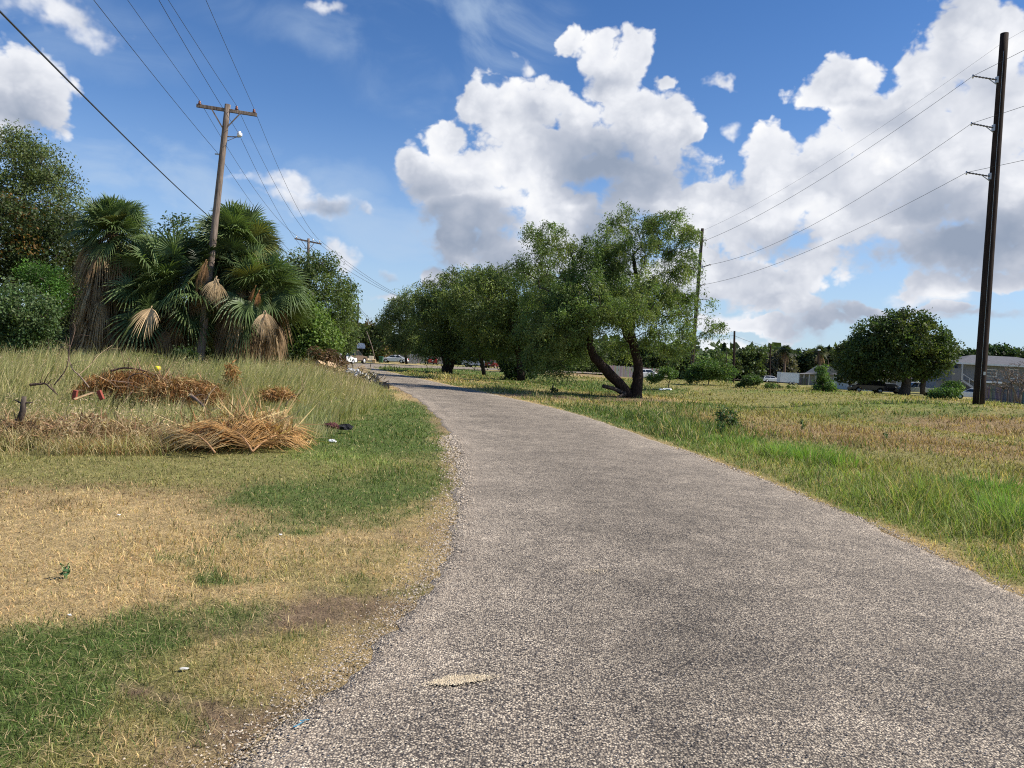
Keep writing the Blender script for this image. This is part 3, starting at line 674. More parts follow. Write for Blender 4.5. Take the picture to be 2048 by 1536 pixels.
def make_tree(name, label, cat, base, lobes, trunks, n_clump=120, clump_r=.7, per=120, size=.12, aspect=.45, droop=.3, col=(.10, .15, .04), group=None,
              style='leafy', shell=.55, cvar=.3, col2=None, c2amt=.0, r_tip=.012, r_max=.2, bark='bark', strand=.9, barkcol=(1, 1, 1), squash=.8, bare=False, trunkcol=None, extra=None):
    b = Vector(base); root = thing(name, b, label, cat, group)
    lob = [(l[0] - b.x, l[1] - b.y, l[2] - b.z, l[3], l[4], l[5]) for l in lobes]
    C, k = ellipsoid_pts(n_clump, lob, shell)
    C = C[C[:, 2] > .1]; n_clump = len(C)
    mb = MB(); starts = []
    for tr in trunks:            # each trunk: list of (x, y, z, r) relative to base
        pts = [Vector(q[:3]) for q in tr]; rr = [q[3] for q in tr]
        P2, R2 = [], []
        for i in range(len(pts) - 1):
            for s_ in range(3):
                f = s_ / 3; P2.append(pts[i].lerp(pts[i + 1], f) + Vector((random.uniform(-1, 1), random.uniform(-1, 1), 0)) * rr[i] * .12 * (i + s_ > 0)); R2.append(rr[i] * (1 - f) + rr[i + 1] * f)
        P2.append(pts[-1]); R2.append(rr[-1])
        mb.tube(P2, R2, 12, barkcol, jit=.10)
        starts += P2[-4:]
    if starts: branches(mb, starts, [tuple(c) for c in C[rng.random(n_clump) < .8]], r_tip, r_max, .25)
    if not mb.v: mb.tube([(0, 0, -.1), (0, 0, .4)], [.03, .01], 6, barkcol)
    if extra: extra(mb)
    mb.build('trunk', MAT[bark], root)
    if bare: return root
    base_c = np.array(col); c2 = np.array(col2 if col2 is not None else col)
    ctone = rng.uniform(1 - cvar, 1 + cvar, n_clump); mixv = (rng.random(n_clump) < c2amt)
    cr = clump_r * rng.uniform(.6, 1.4, n_clump)
    if style == 'weep':
        ns = per; idx = np.repeat(np.arange(n_clump), ns); N = len(idx)
        d = rng.normal(size=(N, 3)); d /= np.linalg.norm(d, axis=1, keepdims=True)
        P0 = C[idx] + d * cr[idx][:, None] * rng.random((N, 1)) ** .5 * np.array([1, 1, squash])
        az = rng.uniform(0, 2 * np.pi, N); out = np.stack([np.cos(az), np.sin(az), 0 * az], -1)
        Ls = strand * rng.uniform(.35, 1.2, N); nl = 7; Ps = []; ids = []
        for j in range(nl):
            t = (j + rng.random(N) * .6) / nl
            Ps.append(P0 + out * (Ls * .42 * t)[:, None] + np.array([0, 0, 1.0]) * (Ls * (.12 * t - .95 * t * t))[:, None] + rng.normal(size=(N, 3)) * .02); ids.append(idx)
        P = np.concatenate(Ps); ids = np.concatenate(ids)
    else:
        idx = np.repeat(np.arange(n_clump), per); N = len(idx)
        d = rng.normal(size=(N, 3)); d /= np.linalg.norm(d, axis=1, keepdims=True)
        P = C[idx] + d * (cr[idx] * rng.random(N) ** .45)[:, None] * np.array([1, 1, squash]); ids = idx
    keep = P[:, 2] > .02; P = P[keep]; ids = ids[keep]
    cc = np.where(mixv[ids][:, None], c2, base_c) * ctone[ids][:, None]
    V, Cc = leafset(P, size, aspect, droop, cc)
    mesh_np('crown', V, np.arange(len(V)), MAT['leaf'], Cc, root, nper=4)
    return root
def px_trunk(base, lst, Y):
    """trunk polyline from photo pixels (px, py, radius_m[, dY]) relative to base"""
    out = []
    for q in lst:
        p = at(q[0], q[1], Y + (q[3] if len(q) > 3 else 0)) - Vector(base); out.append((p.x, p.y, p.z, q[2]))
    return out
MESQ = (.145, .205, .060); MESQ2 = (.20, .245, .075)
def base_at(px, Y):
    p = at(px, 700, Y); return Vector((p.x, Y, gz(p.x, Y)))
random.seed(11)
G_MES = 'weeping mesquite trees along the road'
# the big leaning mesquite
seed_heads()
Y = 40.0; B = base_at(1272, Y)
lb = lobes_px([(1255, 470, 75, 45), (1340, 455, 60, 35), (1250, 425, 22, 18), (1120, 490, 65, 40, 1), (1090, 470, 45, 30, 1), (1170, 520, 80, 40), (1185, 545, 60, 45), (1290, 520, 110, 45), (1370, 500, 35, 55), (1360, 570, 55, 45),
               (1200, 590, 110, 50), (1130, 600, 90, 60, .5), (1290, 600, 100, 50, -1), (1165, 630, 100, 45, -1.2), (1100, 650, 70, 60), (1330, 650, 60, 45, -1), (1345, 680, 40, 35), (1105, 705, 60, 38, -.5), (1215, 700, 50, 30, 2), (1300, 590, 60, 40, 2), (1415, 640, 34, 16), (1395, 600, 30, 28), (1385, 660, 34, 22), (1425, 655, 22, 10), (1120, 735, 40, 14, -1), (1060, 560, 40, 60, 2), (1120, 655, 80, 45, -1), (1085, 700, 50, 35, -.5), (1240, 610, 100, 40, -2)], Y, 1.15)
tr1 = px_trunk(B, [(1268, 806, .40), (1274, 775, .30), (1278, 740, .25), (1270, 705, .22), (1262, 665, .20), (1268, 620, .15), (1275, 570, .12), (1268, 520, .08)], Y)
tr1b = px_trunk(B, [(1270, 690, .2), (1252, 670, .17), (1245, 630, .13, .5), (1230, 580, .1, 1), (1235, 530, .07, 1)], Y)
tr2 = px_trunk(B, [(1262, 797, .30), (1236, 765, .26, -.2), (1210, 738, .25, -.5), (1188, 715, .22, -.9), (1178, 690, .18, -1.1), (1182, 650, .13, -1), (1160, 600, .1, -.5), (1130, 560, .07, 0)], Y)
def _dead(mb):
    q = px_trunk(B, [(1250, 790, .12, -.3), (1230, 778, .11, -.6), (1206, 772, .10, -.9)], Y); mb.tube([a[:3] for a in q], [a[3] for a in q], 8, jit=.1)
    q = px_trunk(B, [(1250, 786, .09, -.6), (1233, 797, .06, -1.0), (1215, 800, .05, -1.3)], Y); mb.tube([a[:3] for a in q], [a[3] for a in q], 7, jit=.1)
make_tree('mesquite_tree', 'tall mesquite beside the road, black forked trunk with one limb leaning far left', 'tree', B, lb, [tr1, tr1b, tr2], 760, .36, 27, .15, .26, .35, MESQ, G_MES, 'weep', .3, .28, MESQ2, .4, .013, .17, strand=.95, extra=_dead, barkcol=(.42, .36, .34))
# the row behind it
def mesq(px, Y, lobes, trunks, label, n=240, col=MESQ, per=26, size=.20, strand=1.1, cr=.75, group=G_MES, col2=MESQ2, c2=.3):
    B = base_at(px, Y)
    return make_tree('mesquite_tree', label, 'tree', B, lobes_px(lobes, Y, 1.0), [px_trunk(B, t, Y) for t in trunks], n, cr, per, size, .32, .35, col, group, 'weep', .4, .3, col2, c2, .014, .15, strand=strand, barkcol=(.5, .45, .42))
mesq(1040, 58, [(1000, 560, 60, 30), (1040, 575, 80, 55), (1060, 640, 90, 55), (960, 600, 80, 60), (985, 650, 70, 45), (1090, 690, 60, 35), (1110, 600, 50, 60), (985, 695, 50, 24), (1135, 700, 45, 26)],
     [[(1042, 760, .3), (1040, 720, .25), (1030, 680, .2), (1020, 640, .15)]], 'dense mesquite right behind the forked one, its trunk hidden by a dark shrub', 320, (.10, .14, .04))
mesq(903, 76, [(930, 555, 55, 22), (890, 590, 60, 35), (930, 610, 80, 50), (870, 640, 60, 45), (950, 660, 60, 40), (905, 685, 60, 25), (985, 555, 35, 25), (940, 702, 45, 14), (865, 692, 35, 20)],
     [[(893, 745, .55), (900, 720, .45), (905, 695, .3), (915, 660, .2)], [(898, 740, .4), (888, 710, .3), (880, 680, .2)]], 'mesquite with a thick dark split trunk at the end of the grass island', 330, (.085, .12, .04), size=.24, strand=1.3, cr=.95)
mesq(966, 74, [(960, 630, 60, 40), (1000, 650, 55, 40), (975, 685, 50, 28), (1000, 705, 30, 10)], [[(968, 750, .2), (964, 725, .17), (958, 700, .13), (962, 670, .1)]], 'mesquite with one thin curved trunk, between the thick split trunk and dark shrub', 130, (.095, .125, .04), size=.24, cr=.9)
mesq(812, 118, [(805, 600, 35, 25), (830, 625, 60, 40), (790, 650, 40, 35), (850, 660, 55, 35), (775, 680, 25, 14), (830, 690, 50, 18)], [[(813, 728, .2), (810, 700, .17), (814, 660, .12)]], 'leftmost mesquite of the row, hanging over the far bend of the road', 200, (.085, .12, .04), size=.30, strand=1.5, cr=1.1)
mesq(1082, 104, [(1080, 680, 45, 28), (1110, 690, 40, 25), (1060, 650, 50, 40), (1130, 670, 30, 30)], [[(1076, 748, .35), (1074, 725, .3), (1065, 700, .2)], [(1085, 748, .3), (1095, 720, .25), (1105, 695, .15)], [(1080, 748, .3), (1083, 715, .2), (1085, 690, .15)]],
     'mesquite with three splayed trunks, far back to the right of the dark shrub', 150, (.10, .15, .05), size=.3, strand=1.3, cr=1.0)
def bush(px, Y, lobes, label, n, col, size, cr=.4, name='shrub', per=60, droop=.15, aspect=.6, group=None, col2=None, c2=.3, shell=.4, cat='shrub', style='leafy', cvar=.3, base=None, squash=.85, trunks=None, strand=.5, r_max=.06):
    B = Vector(base) if base is not None else base_at(px, Y)
    if trunks is None: trunks = [[(0, 0, -.05, .05), (random.uniform(-.1, .1), 0, .5, .03)]]
    else: trunks = [px_trunk(B, t, Y) for t in trunks]
    return make_tree(name, label, cat, B, lobes_px(lobes, Y), trunks, n, cr, per, size, aspect, droop, col, group, style, shell, cvar, col2, c2, .008, r_max, squash=squash, strand=strand)
bush(1035, 64, [(1035, 725, 34, 26), (1020, 740, 22, 18), (1052, 742, 26, 18), (1030, 700, 26, 20)], 'round dark-leaved shrub at the foot of the mesquites on the grass island', 90, (.045, .075, .035), .22, .5, aspect=.6)
# big oak on the right
Y = 108; B = base_at(1808, Y)
make_tree('oak_tree', 'big round dark green oak standing alone between the parked cars on the right', 'tree', B,
          lobes_px([(1810, 650, 62, 26), (1760, 670, 50, 30), (1850, 668, 48, 28), (1740, 705, 50, 35), (1860, 705, 48, 35), (1800, 700, 70, 45), (1715, 735, 32, 25), (1770, 735, 60, 22), (1850, 738, 42, 18), (1885, 695, 24, 24)], Y), 
          [px_trunk(B, t, Y) for t in [[(1808, 792, .75), (1812, 765, .6), (1815, 735, .5), (1812, 700, .3)], [(1845, 788, .35), (1848, 755, .3), (1850, 720, .2)]]],
          520, 1.05, 95, .32, .7, .1, (.066, .10, .030), None, 'leafy', .55, .35, (.10, .12, .035), .3, .03, .4, trunkcol=None)
bush(1700, 116, [(1705, 715, 32, 26), (1690, 745, 26, 22), (1725, 740, 28, 26), (1690, 700, 20, 14)], 'olive-green tree touching the left side of the big round oak', 120, (.11, .135, .05), .36, 1.1, name='leafy_tree', cat='tree', trunks=[[(1700, 782, .3), (1702, 750, .25), (1704, 720, .15)]], r_max=.15)
# left-hand thicket
LEFT = [
 ('leafy_tree', 'tall thin-leaved grey-green tree at the top left edge, taller than the palms', 42, 50, [(20, 330, 70, 60), (80, 330, 50, 45), (120, 370, 35, 40), (30, 290, 40, 30), (140, 430, 25, 60, -2), (60, 400, 70, 60)], [[(60, 730, .3), (62, 600, .25), (55, 480, .2), (50, 400, .12)], [(60, 600, .2), (100, 480, .13), (115, 410, .08)]], 300, .7, 75, .13, .5, (.15, .185, .075), (.12, .155, .05), .5),
 ('leafy_tree', 'dark tree with patches of orange leaves at the left edge of the picture', 38, 0, [(30, 450, 70, 50), (80, 500, 60, 50), (20, 520, 60, 50), (110, 460, 30, 40), (0, 480, 80, 90), (90, 560, 50, 30)], [[(20, 740, .3), (25, 640, .25), (30, 520, .15)]], 340, .65, 75, .14, .6, (.060, .082, .028), (.20, .11, .025), .08),
 ('leafy_tree', 'olive drooping tree between the left edge trees and the shaggy tall palm', 40, 150, [(150, 480, 40, 50), (140, 540, 40, 40), (170, 600, 30, 60), (120, 610, 40, 40)], [[(150, 730, .25), (150, 620, .2), (150, 520, .1)]], 150, .6, 70, .13, .4, (.11, .14, .05), (.15, .17, .07), .3),
 ('leafy_bush', 'bright green feathery bush at the left, in front of dark trees', 31, 90, [(85, 560, 36, 30), (115, 590, 26, 26), (60, 545, 22, 20), (100, 620, 30, 18)], None, 80, .4, 90, .10, .4, (.075, .16, .03), (.10, .20, .035), .4),
 ('leafy_bush', 'round leafy bush in the lower left corner of the thicket, rising from the grass', 28, 40, [(30, 620, 55, 55), (70, 640, 40, 50), (0, 660, 50, 50), (60, 690, 30, 20)], None, 150, .45, 90, .10, .7, (.085, .135, .05), (.13, .18, .07), .35),
 ('leafy_tree', 'tree with small round leaf tufts showing above the low fan palm', 46, 345, [(345, 450, 30, 18), (330, 500, 60, 40), (390, 465, 22, 18), (300, 560, 70, 60), (400, 520, 40, 40)], [[(345, 730, .25), (345, 600, .2), (345, 500, .1)]], 160, .7, 60, .16, .6, (.09, .135, .05), None, 0),
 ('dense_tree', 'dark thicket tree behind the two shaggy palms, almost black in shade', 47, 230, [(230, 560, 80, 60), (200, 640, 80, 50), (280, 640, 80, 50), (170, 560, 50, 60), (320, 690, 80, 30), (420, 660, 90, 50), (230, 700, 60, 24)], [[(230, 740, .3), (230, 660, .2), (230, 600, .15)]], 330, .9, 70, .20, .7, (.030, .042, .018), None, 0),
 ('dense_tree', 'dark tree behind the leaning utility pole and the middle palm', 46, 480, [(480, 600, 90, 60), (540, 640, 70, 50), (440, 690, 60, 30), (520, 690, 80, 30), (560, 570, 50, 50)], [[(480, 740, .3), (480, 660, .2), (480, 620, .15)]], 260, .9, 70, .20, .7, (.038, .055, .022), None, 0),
 ('leafy_tree', 'tall mid-green tree rising right of the palms, below the second crossarm pole', 52, 615, [(615, 535, 40, 30), (640, 570, 50, 40), (590, 590, 40, 50), (670, 600, 35, 40), (680, 650, 30, 35), (630, 650, 60, 45), (655, 530, 22, 20)], [[(625, 745, .3), (625, 660, .25), (625, 580, .15)]], 260, .75, 70, .18, .45, (.11, .155, .048), (.15, .19, .06), .35),
 ('leafy_tree', 'bright leafy vine-covered tree between the palms and the parked pickup', 46, 620, [(610, 640, 42, 48), (640, 680, 45, 30), (590, 690, 40, 30), (600, 610, 26, 30)], [[(612, 745, .25), (612, 690, .2), (612, 640, .1)]], 170, .6, 90, .15, .7, (.135, .20, .050), (.17, .24, .06), .4),
 ('leafy_tree', 'narrow willowy tree right beside the third utility pole, left of it', 60, 690, [(690, 600, 16, 36), (697, 650, 18, 40), (680, 690, 26, 22), (700, 575, 8, 14)], [[(688, 740, .2), (688, 680, .15), (688, 620, .1)]], 110, .7, 60, .2, .4, (.12, .165, .055), None, 0),
 ('leafy_tree', 'orange-tinged green tree behind the basketball hoop at the far bend', 150, 740, [(740, 680, 26, 20), (755, 700, 30, 16), (728, 700, 18, 16), (770, 660, 16, 16), (750, 655, 14, 10)], [[(745, 722, .3), (745, 690, .2)]], 110, 1.4, 60, .5, .7, (.085, .11, .035), (.16, .11, .04), .2),
]
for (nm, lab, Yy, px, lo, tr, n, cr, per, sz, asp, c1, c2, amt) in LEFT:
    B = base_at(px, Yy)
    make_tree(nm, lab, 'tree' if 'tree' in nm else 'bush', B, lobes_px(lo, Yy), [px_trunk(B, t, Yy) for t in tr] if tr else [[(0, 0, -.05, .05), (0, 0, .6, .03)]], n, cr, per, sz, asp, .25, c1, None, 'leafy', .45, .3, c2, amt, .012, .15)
# far trees along the skyline
G_FAR = 'trees on the far skyline'
FAR = [(1300, 170, [(1300, 705, 50, 22), (1250, 700, 50, 22)], (.07, .10, .035), 'dark tree on the skyline seen under the forked mesquite'),
 (1180, 165, [(1180, 705, 60, 20), (1120, 705, 50, 20)], (.075, .10, .035), 'skyline tree seen through the gap left of the forked trunk'),
 (1030, 175, [(1030, 700, 60, 18), (960, 700, 60, 18)], (.055, .08, .03), 'dark skyline tree behind the dark shrub on the island'),
 (860, 180, [(860, 695, 60, 20), (920, 700, 40, 18)], (.045, .07, .025), 'dark skyline tree above the weathered metal fence panel'),
 (1400, 150, [(1400, 730, 40, 20), (1430, 722, 28, 16), (1370, 725, 30, 16)], (.10, .14, .05), 'light green tree on the skyline behind the second tall wooden pole'),
 (1475, 175, [(1470, 725, 40, 20), (1500, 715, 34, 16), (1450, 722, 24, 16)], (.075, .10, .035), 'dark bushy tree on the skyline beside the thin bare pole'),
 (1530, 200, [(1520, 715, 36, 18), (1545, 710, 26, 14), (1500, 725, 24, 14)], (.10, .14, .04), 'yellow-green tree on the skyline left of the white box trailer'),
 (1555, 190, [(1560, 725, 30, 20), (1540, 735, 26, 16)], (.12, .115, .075), 'greyish thinly leaved tree behind the white box trailer'),
 (1600, 205, [(1600, 722, 34, 18), (1580, 716, 24, 14), (1620, 728, 24, 16)], (.05, .072, .03), 'dark tree above the right end of the white box trailer'),
 (1655, 200, [(1650, 722, 30, 16), (1670, 716, 22, 14), (1630, 715, 20, 12)], (.075, .095, .035), 'olive skyline tree between the small grey house and the oak'),
 (1930, 150, [(1930, 715, 30, 14), (1905, 722, 22, 14), (1950, 722, 30, 14)], (.05, .075, .03), 'dark tree over the left part of the grey apartment roof'),
 (1985, 160, [(1985, 705, 26, 14), (2010, 712, 30, 14), (1960, 712, 24, 12)], (.045, .075, .026), 'dark clumpy tree behind the right part of the apartment roof'),
 (2050, 155, [(2040, 712, 26, 16), (2080, 715, 50, 18), (2110, 720, 50, 18)], (.045, .07, .026), 'dark tree at the right edge of the picture, behind the bare tree'),
 (-60, 60, [(-80, 500, 90, 80), (-60, 600, 80, 80), (-120, 420, 60, 60)], (.07, .09, .035), 'tree just beyond the left edge of the picture'),
 (620, 140, [(640, 690, 40, 20), (600, 690, 40, 20)], (.05, .07, .03), 'dark tree behind the cars at the far left of the street')]
for (px, Yy, lo, c, lab) in FAR:
    B = base_at(px, Yy); lo2 = lobes_px(lo + [(q[0], q[1] + q[3] * 1.1, q[2] * .95, q[3] * 1.2) for q in lo], Yy)
    p = at(px, lo[0][1], Yy) - B
    make_tree('leafy_tree', lab, 'tree', B, lo2, [[(0, 0, -.2, .3), (0, 0, max(1.0, p.z * .6), .2)]], 230, Yy * .0062, 70, Yy * .0030, .8, .1, c, G_FAR, 'leafy', .3, .35, tuple(x * 1.5 for x in c), .3, .03, .2)
# low scrub on the field
bush(1420, 66, [(1420, 738, 28, 16), (1395, 742, 20, 14), (1450, 745, 22, 12), (1385, 755, 16, 10)], 'wide light green scrub at the foot of the second tall wooden pole', 110, (.09, .155, .045), .17, .45, col2=(.13, .19, .05))
bush(1650, 56, [(1648, 745, 14, 16), (1645, 770, 20, 14), (1662, 778, 12, 8)], 'upright pale green sapling on the bank in front of the small grey house', 60, (.10, .165, .045), .13, .28, col2=(.13, .19, .06))
bush(1890, 50, [(1890, 788, 26, 12), (1905, 775, 18, 12), (1870, 796, 14, 8)], 'bright green scrub between the tall tarred pole and the oak', 80, (.09, .16, .045), .12, .28, col2=(.14, .2, .06))
bush(1560, 60, [(1570, 776, 24, 5), (1540, 772, 12, 4), (1530, 778, 16, 4)], 'low sprawling weeds on the bank below the white box trailer', 40, (.12, .17, .055), .12, .22)
bush(1500, 62, [(1502, 760, 20, 9), (1480, 768, 10, 6)], 'small round scrub on the bank, right of the thin bare pole', 50, (.09, .14, .045), .13, .25)
bush(1340, 60, [(1335, 745, 22, 10), (1310, 755, 14, 8)], 'soft green scrub just right of the forked trunk, in front of the white hatchback', 50, (.11, .17, .05), .13, .3)
bush(1452, 22, [(1452, 835, 26, 16), (1470, 845, 14, 9), (1440, 822, 10, 8)], 'open leafy weed standing alone in the grass right of the road', 42, (.085, .125, .045), .075, .12, per=18, name='weed')
bush(1372, 20, [(1395, 745, 10, 8)], 'x', 1, (.1, .1, .1), .05) if False else None
bush(1108, 42, [(1108, 784, 9, 8)], 'small dark weed in the tree shade by the road edge', 18, (.05, .075, .03), .10, .12, per=18, name='weed')
bush(400, 28, [(368, 720, 22, 24), (385, 742, 14, 12)], 'dark leafy bush at the foot of the leaning utility pole', 60, (.055, .085, .03), .10, .25)
bush(300, 27, [(290, 722, 32, 12), (320, 728, 20, 10)], 'low yellow-green bush in the tall grass under the fan palms', 46, (.15, .16, .04), .08, .2)
bush(640, 44, [(652, 716, 28, 15), (630, 706, 16, 14), (672, 726, 20, 9)], 'rusty brown dead bush behind the heap of broken boards', 70, (.15, .085, .045), .11, .3, name='dead_bush', col2=(.11, .09, .04), cat='bush')
# ------------------------------------------------------------------ fan palms
def fan_leaf(V, F, C, base, az, elev, petiole, radius, droop, col, fold=.25, nseg=32, span=280, dead=False, roll=0.0, wilt=0.0):
    """one palmate leaf appended to the lists; az/elev give the direction of its stalk"""
    base = np.array(base, float)
    d = np.array([math.cos(az) * math.cos(elev), math.sin(az) * math.cos(elev), math.sin(elev)])
    hub = base + d * petiole - np.array([0, 0, 1]) * petiole * droop * .35
    dd = d - np.array([0, 0, 1]) * droop * .7; dd /= np.linalg.norm(dd)
    side = np.cross(dd, [0, 0, 1]); ns = np.linalg.norm(side); side = side / ns if ns > .05 else np.array([-math.sin(az), math.cos(az), 0])
    up = np.cross(side, dd)
    if roll: side, up = side * math.cos(roll) + up * math.sin(roll), up * math.cos(roll) - side * math.sin(roll)
    def add(vs, fs, cs):
        b = len(V); V.extend(vs); F.extend([tuple(i + b for i in f) for f in fs]); C.extend(cs)
    w = .022; s2 = side * w; u2 = up * w * .7
    pc = np.array(col) * (.9 if dead else 1.1); mid = (base + hub) / 2 + np.array([0, 0, 1]) * petiole * .06
    vs = []
    for p, k in ((base, 1.6), (mid, 1), (hub, .8)): vs += [p + s2 * k, p + u2 * k, p - s2 * k, p - u2 * k]
    fs = [(4 * i + k, 4 * i + (k + 1) % 4, 4 * i + 4 + (k + 1) % 4, 4 * i + 4 + k) for i in (0, 1) for k in range(4)]
    add(vs, fs, [pc] * 12)
    half = math.radians(span / 2); g = np.array([0, 0, -1.0])
    for k in range(nseg):
        a = -half + 2 * half * (k + .5) / nseg; da = half / nseg
        Lk = radius * (1 - .30 * (abs(a) / half) ** 2) * random.uniform(.88, 1.06)
        ca = math.cos(a); sa = math.sin(a)
        dirv = dd * ca + side * sa; lat = -dd * sa + side * ca
        lift = up * (.30 * abs(sa)) ; dirv = dirv + lift; dirv /= np.linalg.norm(dirv)
        col_k = np.array(col) * random.uniform(.75, 1.25); tipdroop = droop * random.uniform(.7, 1.3) + wilt * random.uniform(.6, 1.6)
        st = [(0.0, .012), (.42, math.tan(da) * .40 * Lk), (.70, math.tan(da) * .30 * Lk), (1.0, .003)]
        vs = []; cs = []
        for i, (t, hw) in enumerate(st):
            c = hub + dirv * Lk * t + g * Lk * (tipdroop * max(0, t - .30) ** 1.7 * 1.15)
            if i == 0: vs += [c]; cs += [col_k]
            elif i < 3:
                rg = up * hw * fold * 2.2
                vs += [c - lat * hw, c + rg, c + lat * hw]; cs += [col_k * .9, col_k * 1.08, col_k * .9]
            else: vs += [c]; cs += [col_k * (.8 if dead else 1.0) + (np.array([.06, .045, .01]) if not dead else 0)]
        add(vs, [(0, 1, 2), (0, 2, 3), (1, 4, 5, 2), (2, 5, 6, 3), (4, 7, 5), (5, 7, 6)], cs)
def palm(name, label, base, top, n_live, rad, pet, n_dead, dead_len, trunk_r=.2, lean=(0, 0), live_el=(-.5, 1.35), gcol=(.115, .165, .058), dcol=(.30, .20, .11), skirt=1.0, faces_az=None, dead_rad=.75, group='fan palms in front of the thicket', boots=True):
    B = Vector(base); root = thing(name, B, label, 'palm tree', group)
    T = Vector(top) - B
    mb = MB(); n = 14; pts = []; rr = []
    for i in range(n + 1):
        t = i / n; pts.append(Vector((0, 0, -.1)).lerp(T, t) + Vector((math.sin(t * 3) * .05, 0, 0))); rr.append(trunk_r * (1.25 - .35 * t) * random.uniform(.93, 1.07))
    mb.tube(pts, rr, 12, (.9, .8, .7), jit=.08)
    if boots:    # stubs of old stalks
        for i in range(60):
            t = random.uniform(.35, .98); a = random.uniform(0, 6.28); p = Vector((0, 0, -.1)).lerp(T, t)
            o = Vector((math.cos(a), math.sin(a), 0)); mb.tube([p + o * trunk_r * .7, p + o * trunk_r * 1.5 + Vector((0, 0, .18))], [.045, .02], 4, (1.3, 1.1, .85))
    mb.build('trunk', MAT['greywood'], root)
    V, F, C = [], [], []
    for i in range(n_live):
        f = (i + .5) / n_live; el = min(1.5, live_el[0] + (live_el[1] - live_el[0]) * f ** .8 + random.uniform(-.38, .38))
        az = i * 2.39996 + random.uniform(-.6, .6)
        dr = .05 + .5 * (1 - f) * random.random() + random.uniform(0, .2)
        c = np.array(gcol) * (.8 + .5 * f) * random.uniform(.8, 1.2)
        if random.random() < .10: c = np.array([.20, .20, .06])
        fan_leaf(V, F, C, T + Vector((math.cos(az), math.sin(az), 0)) * trunk_r * .5 + Vector((0, 0, -.25 + .3 * f)), az, el, pet * random.uniform(.8, 1.15), rad * random.uniform(.85, 1.1), dr, c, wilt=random.uniform(0, .45), roll=random.uniform(-1.1, 1.1))
    mesh_np('crown', np.array(V), np.concatenate([np.array(f) for f in F]), MAT['palm'], np.array(C), root, nper=[len(f) for f in F])
    if n_dead:
        V, F, C = [], [], []
        for i in range(n_dead):
            f = random.random(); az = i * 2.39996 + random.uniform(-.4, .4); el = random.uniform(-1.4, -.15)
            z = -f * dead_len; o = Vector((math.cos(az), math.sin(az), 0)) * trunk_r * .9
            c = np.array(dcol) * random.uniform(.5, 1.35)
            if random.random() < .30: c = np.array([.56, .40, .23]) * random.uniform(.8, 1.2)
            fan_leaf(V, F, C, T * (1 + z / max(T.length, .1)) + o, az, el, pet * random.uniform(.4, .8), dead_rad * random.uniform(.8, 1.15), .9, c, nseg=16, span=random.uniform(50, 190), dead=True, wilt=.9, fold=.6, roll=random.uniform(-.6, .6))
        mesh_np('dead_fronds', np.array(V), np.concatenate([np.array(f) for f in F]), MAT['dry'], np.array(C), root, nper=[len(f) for f in F])
    return root
random.seed(5)
def pb(px, Y): return base_at(px, Y)
palm('fan_palm', 'tall shaggy fan palm on the left with a long skirt of brown dead fronds', pb(205, 33), at(228, 462, 33), 78, 1.0, .85, 130, 4.2, .2, dead_rad=1.15, live_el=(-.75, 1.45))
palm('fan_palm', 'tall full fan palm right behind the leaning utility pole', pb(462, 34), at(474, 490, 34), 90, 1.15, 1.05, 80, 2.4, .2, dead_rad=.95, live_el=(-.8, 1.45))
palm('fan_palm', 'wide low fan palm left of the leaning pole, green fans down to the grass', pb(345, 33.4), at(345, 592, 33.4), 95, 1.35, 1.75, 20, .6, .22, live_el=(-.45, 1.35))
palm('fan_palm', 'low fan palm at the right end of the palms, leaning towards the road', pb(480, 33.2), at(512, 585, 33.2), 70, 1.25, 1.3, 60, .9, .2, live_el=(-.45, 1.3), dead_rad=1.0)
palm('fan_palm', 'shaggy small-headed fan palm wrapped round the middle of the leaning pole', pb(440, 33.0), at(442, 530, 33.0), 40, .95, 1.0, 30, .8, .2, live_el=(-.6, 1.2), gcol=(.045, .07, .028), dead_rad=.9)
palm('fan_palm', 'ragged fan palm low at the back, right of the tall shaggy palm', pb(255, 35), at(258, 610, 35), 24, .9, 1.0, 60, 1.6, .2, live_el=(-.4, .9), gcol=(.04, .06, .025), dcol=(.13, .085, .05))
# the big pale dead fan and the dead tassels that hang in front
def hanging(px, py, Y, label, rad, n, col, pet=.5, span=110, az0=-1.6, name='dead_frond'):
    V, F, C = [], [], []; p = at(px, py, Y)
    for i in range(n):
        az = az0 + random.uniform(-.7, .7) * (n > 1); fan_leaf(V, F, C, (random.uniform(-.15, .15) * (n > 1), 0, random.uniform(-.2, .2) * (n > 1)), az, -1.0 + random.uniform(-.2, .2) * (n > 1), pet, rad * random.uniform(.85, 1.1), .35, np.array(col) * random.uniform(.75, 1.15), nseg=22, span=span, dead=True, wilt=.15, fold=.5)
    o = mesh_np(name, np.array(V), np.concatenate([np.array(f) for f in F]), MAT['dry'], np.array(C), None, nper=[len(f) for f in F], loc=p)
    tag(o, label, 'palm frond', 'dead fans hanging from the palms')
hanging(304, 612, 29.6, 'big pale tan dead fan hanging low in front of the wide palm', 1.0, 1, (.74, .52, .30), .08, 125, az0=-1.75)
hanging(436, 560, 31.0, 'bunch of pale dried fans hanging in the middle of the palms', .75, 6, (.50, .37, .22), .15, 95)
hanging(412, 525, 31.2, 'long brown dried tassel hanging beside the utility pole', .7, 4, (.33, .19, .09), .1, 40)
hanging(520, 570, 29.6, 'orange brown dried frond hanging on the right hand palm', .5, 2, (.45, .22, .08), .08, 50)
hanging(525, 625, 29.2, 'pale spiky dried fan at the lower right end of the palms', .75, 3, (.55, .40, .25), .1, 90, -.9)
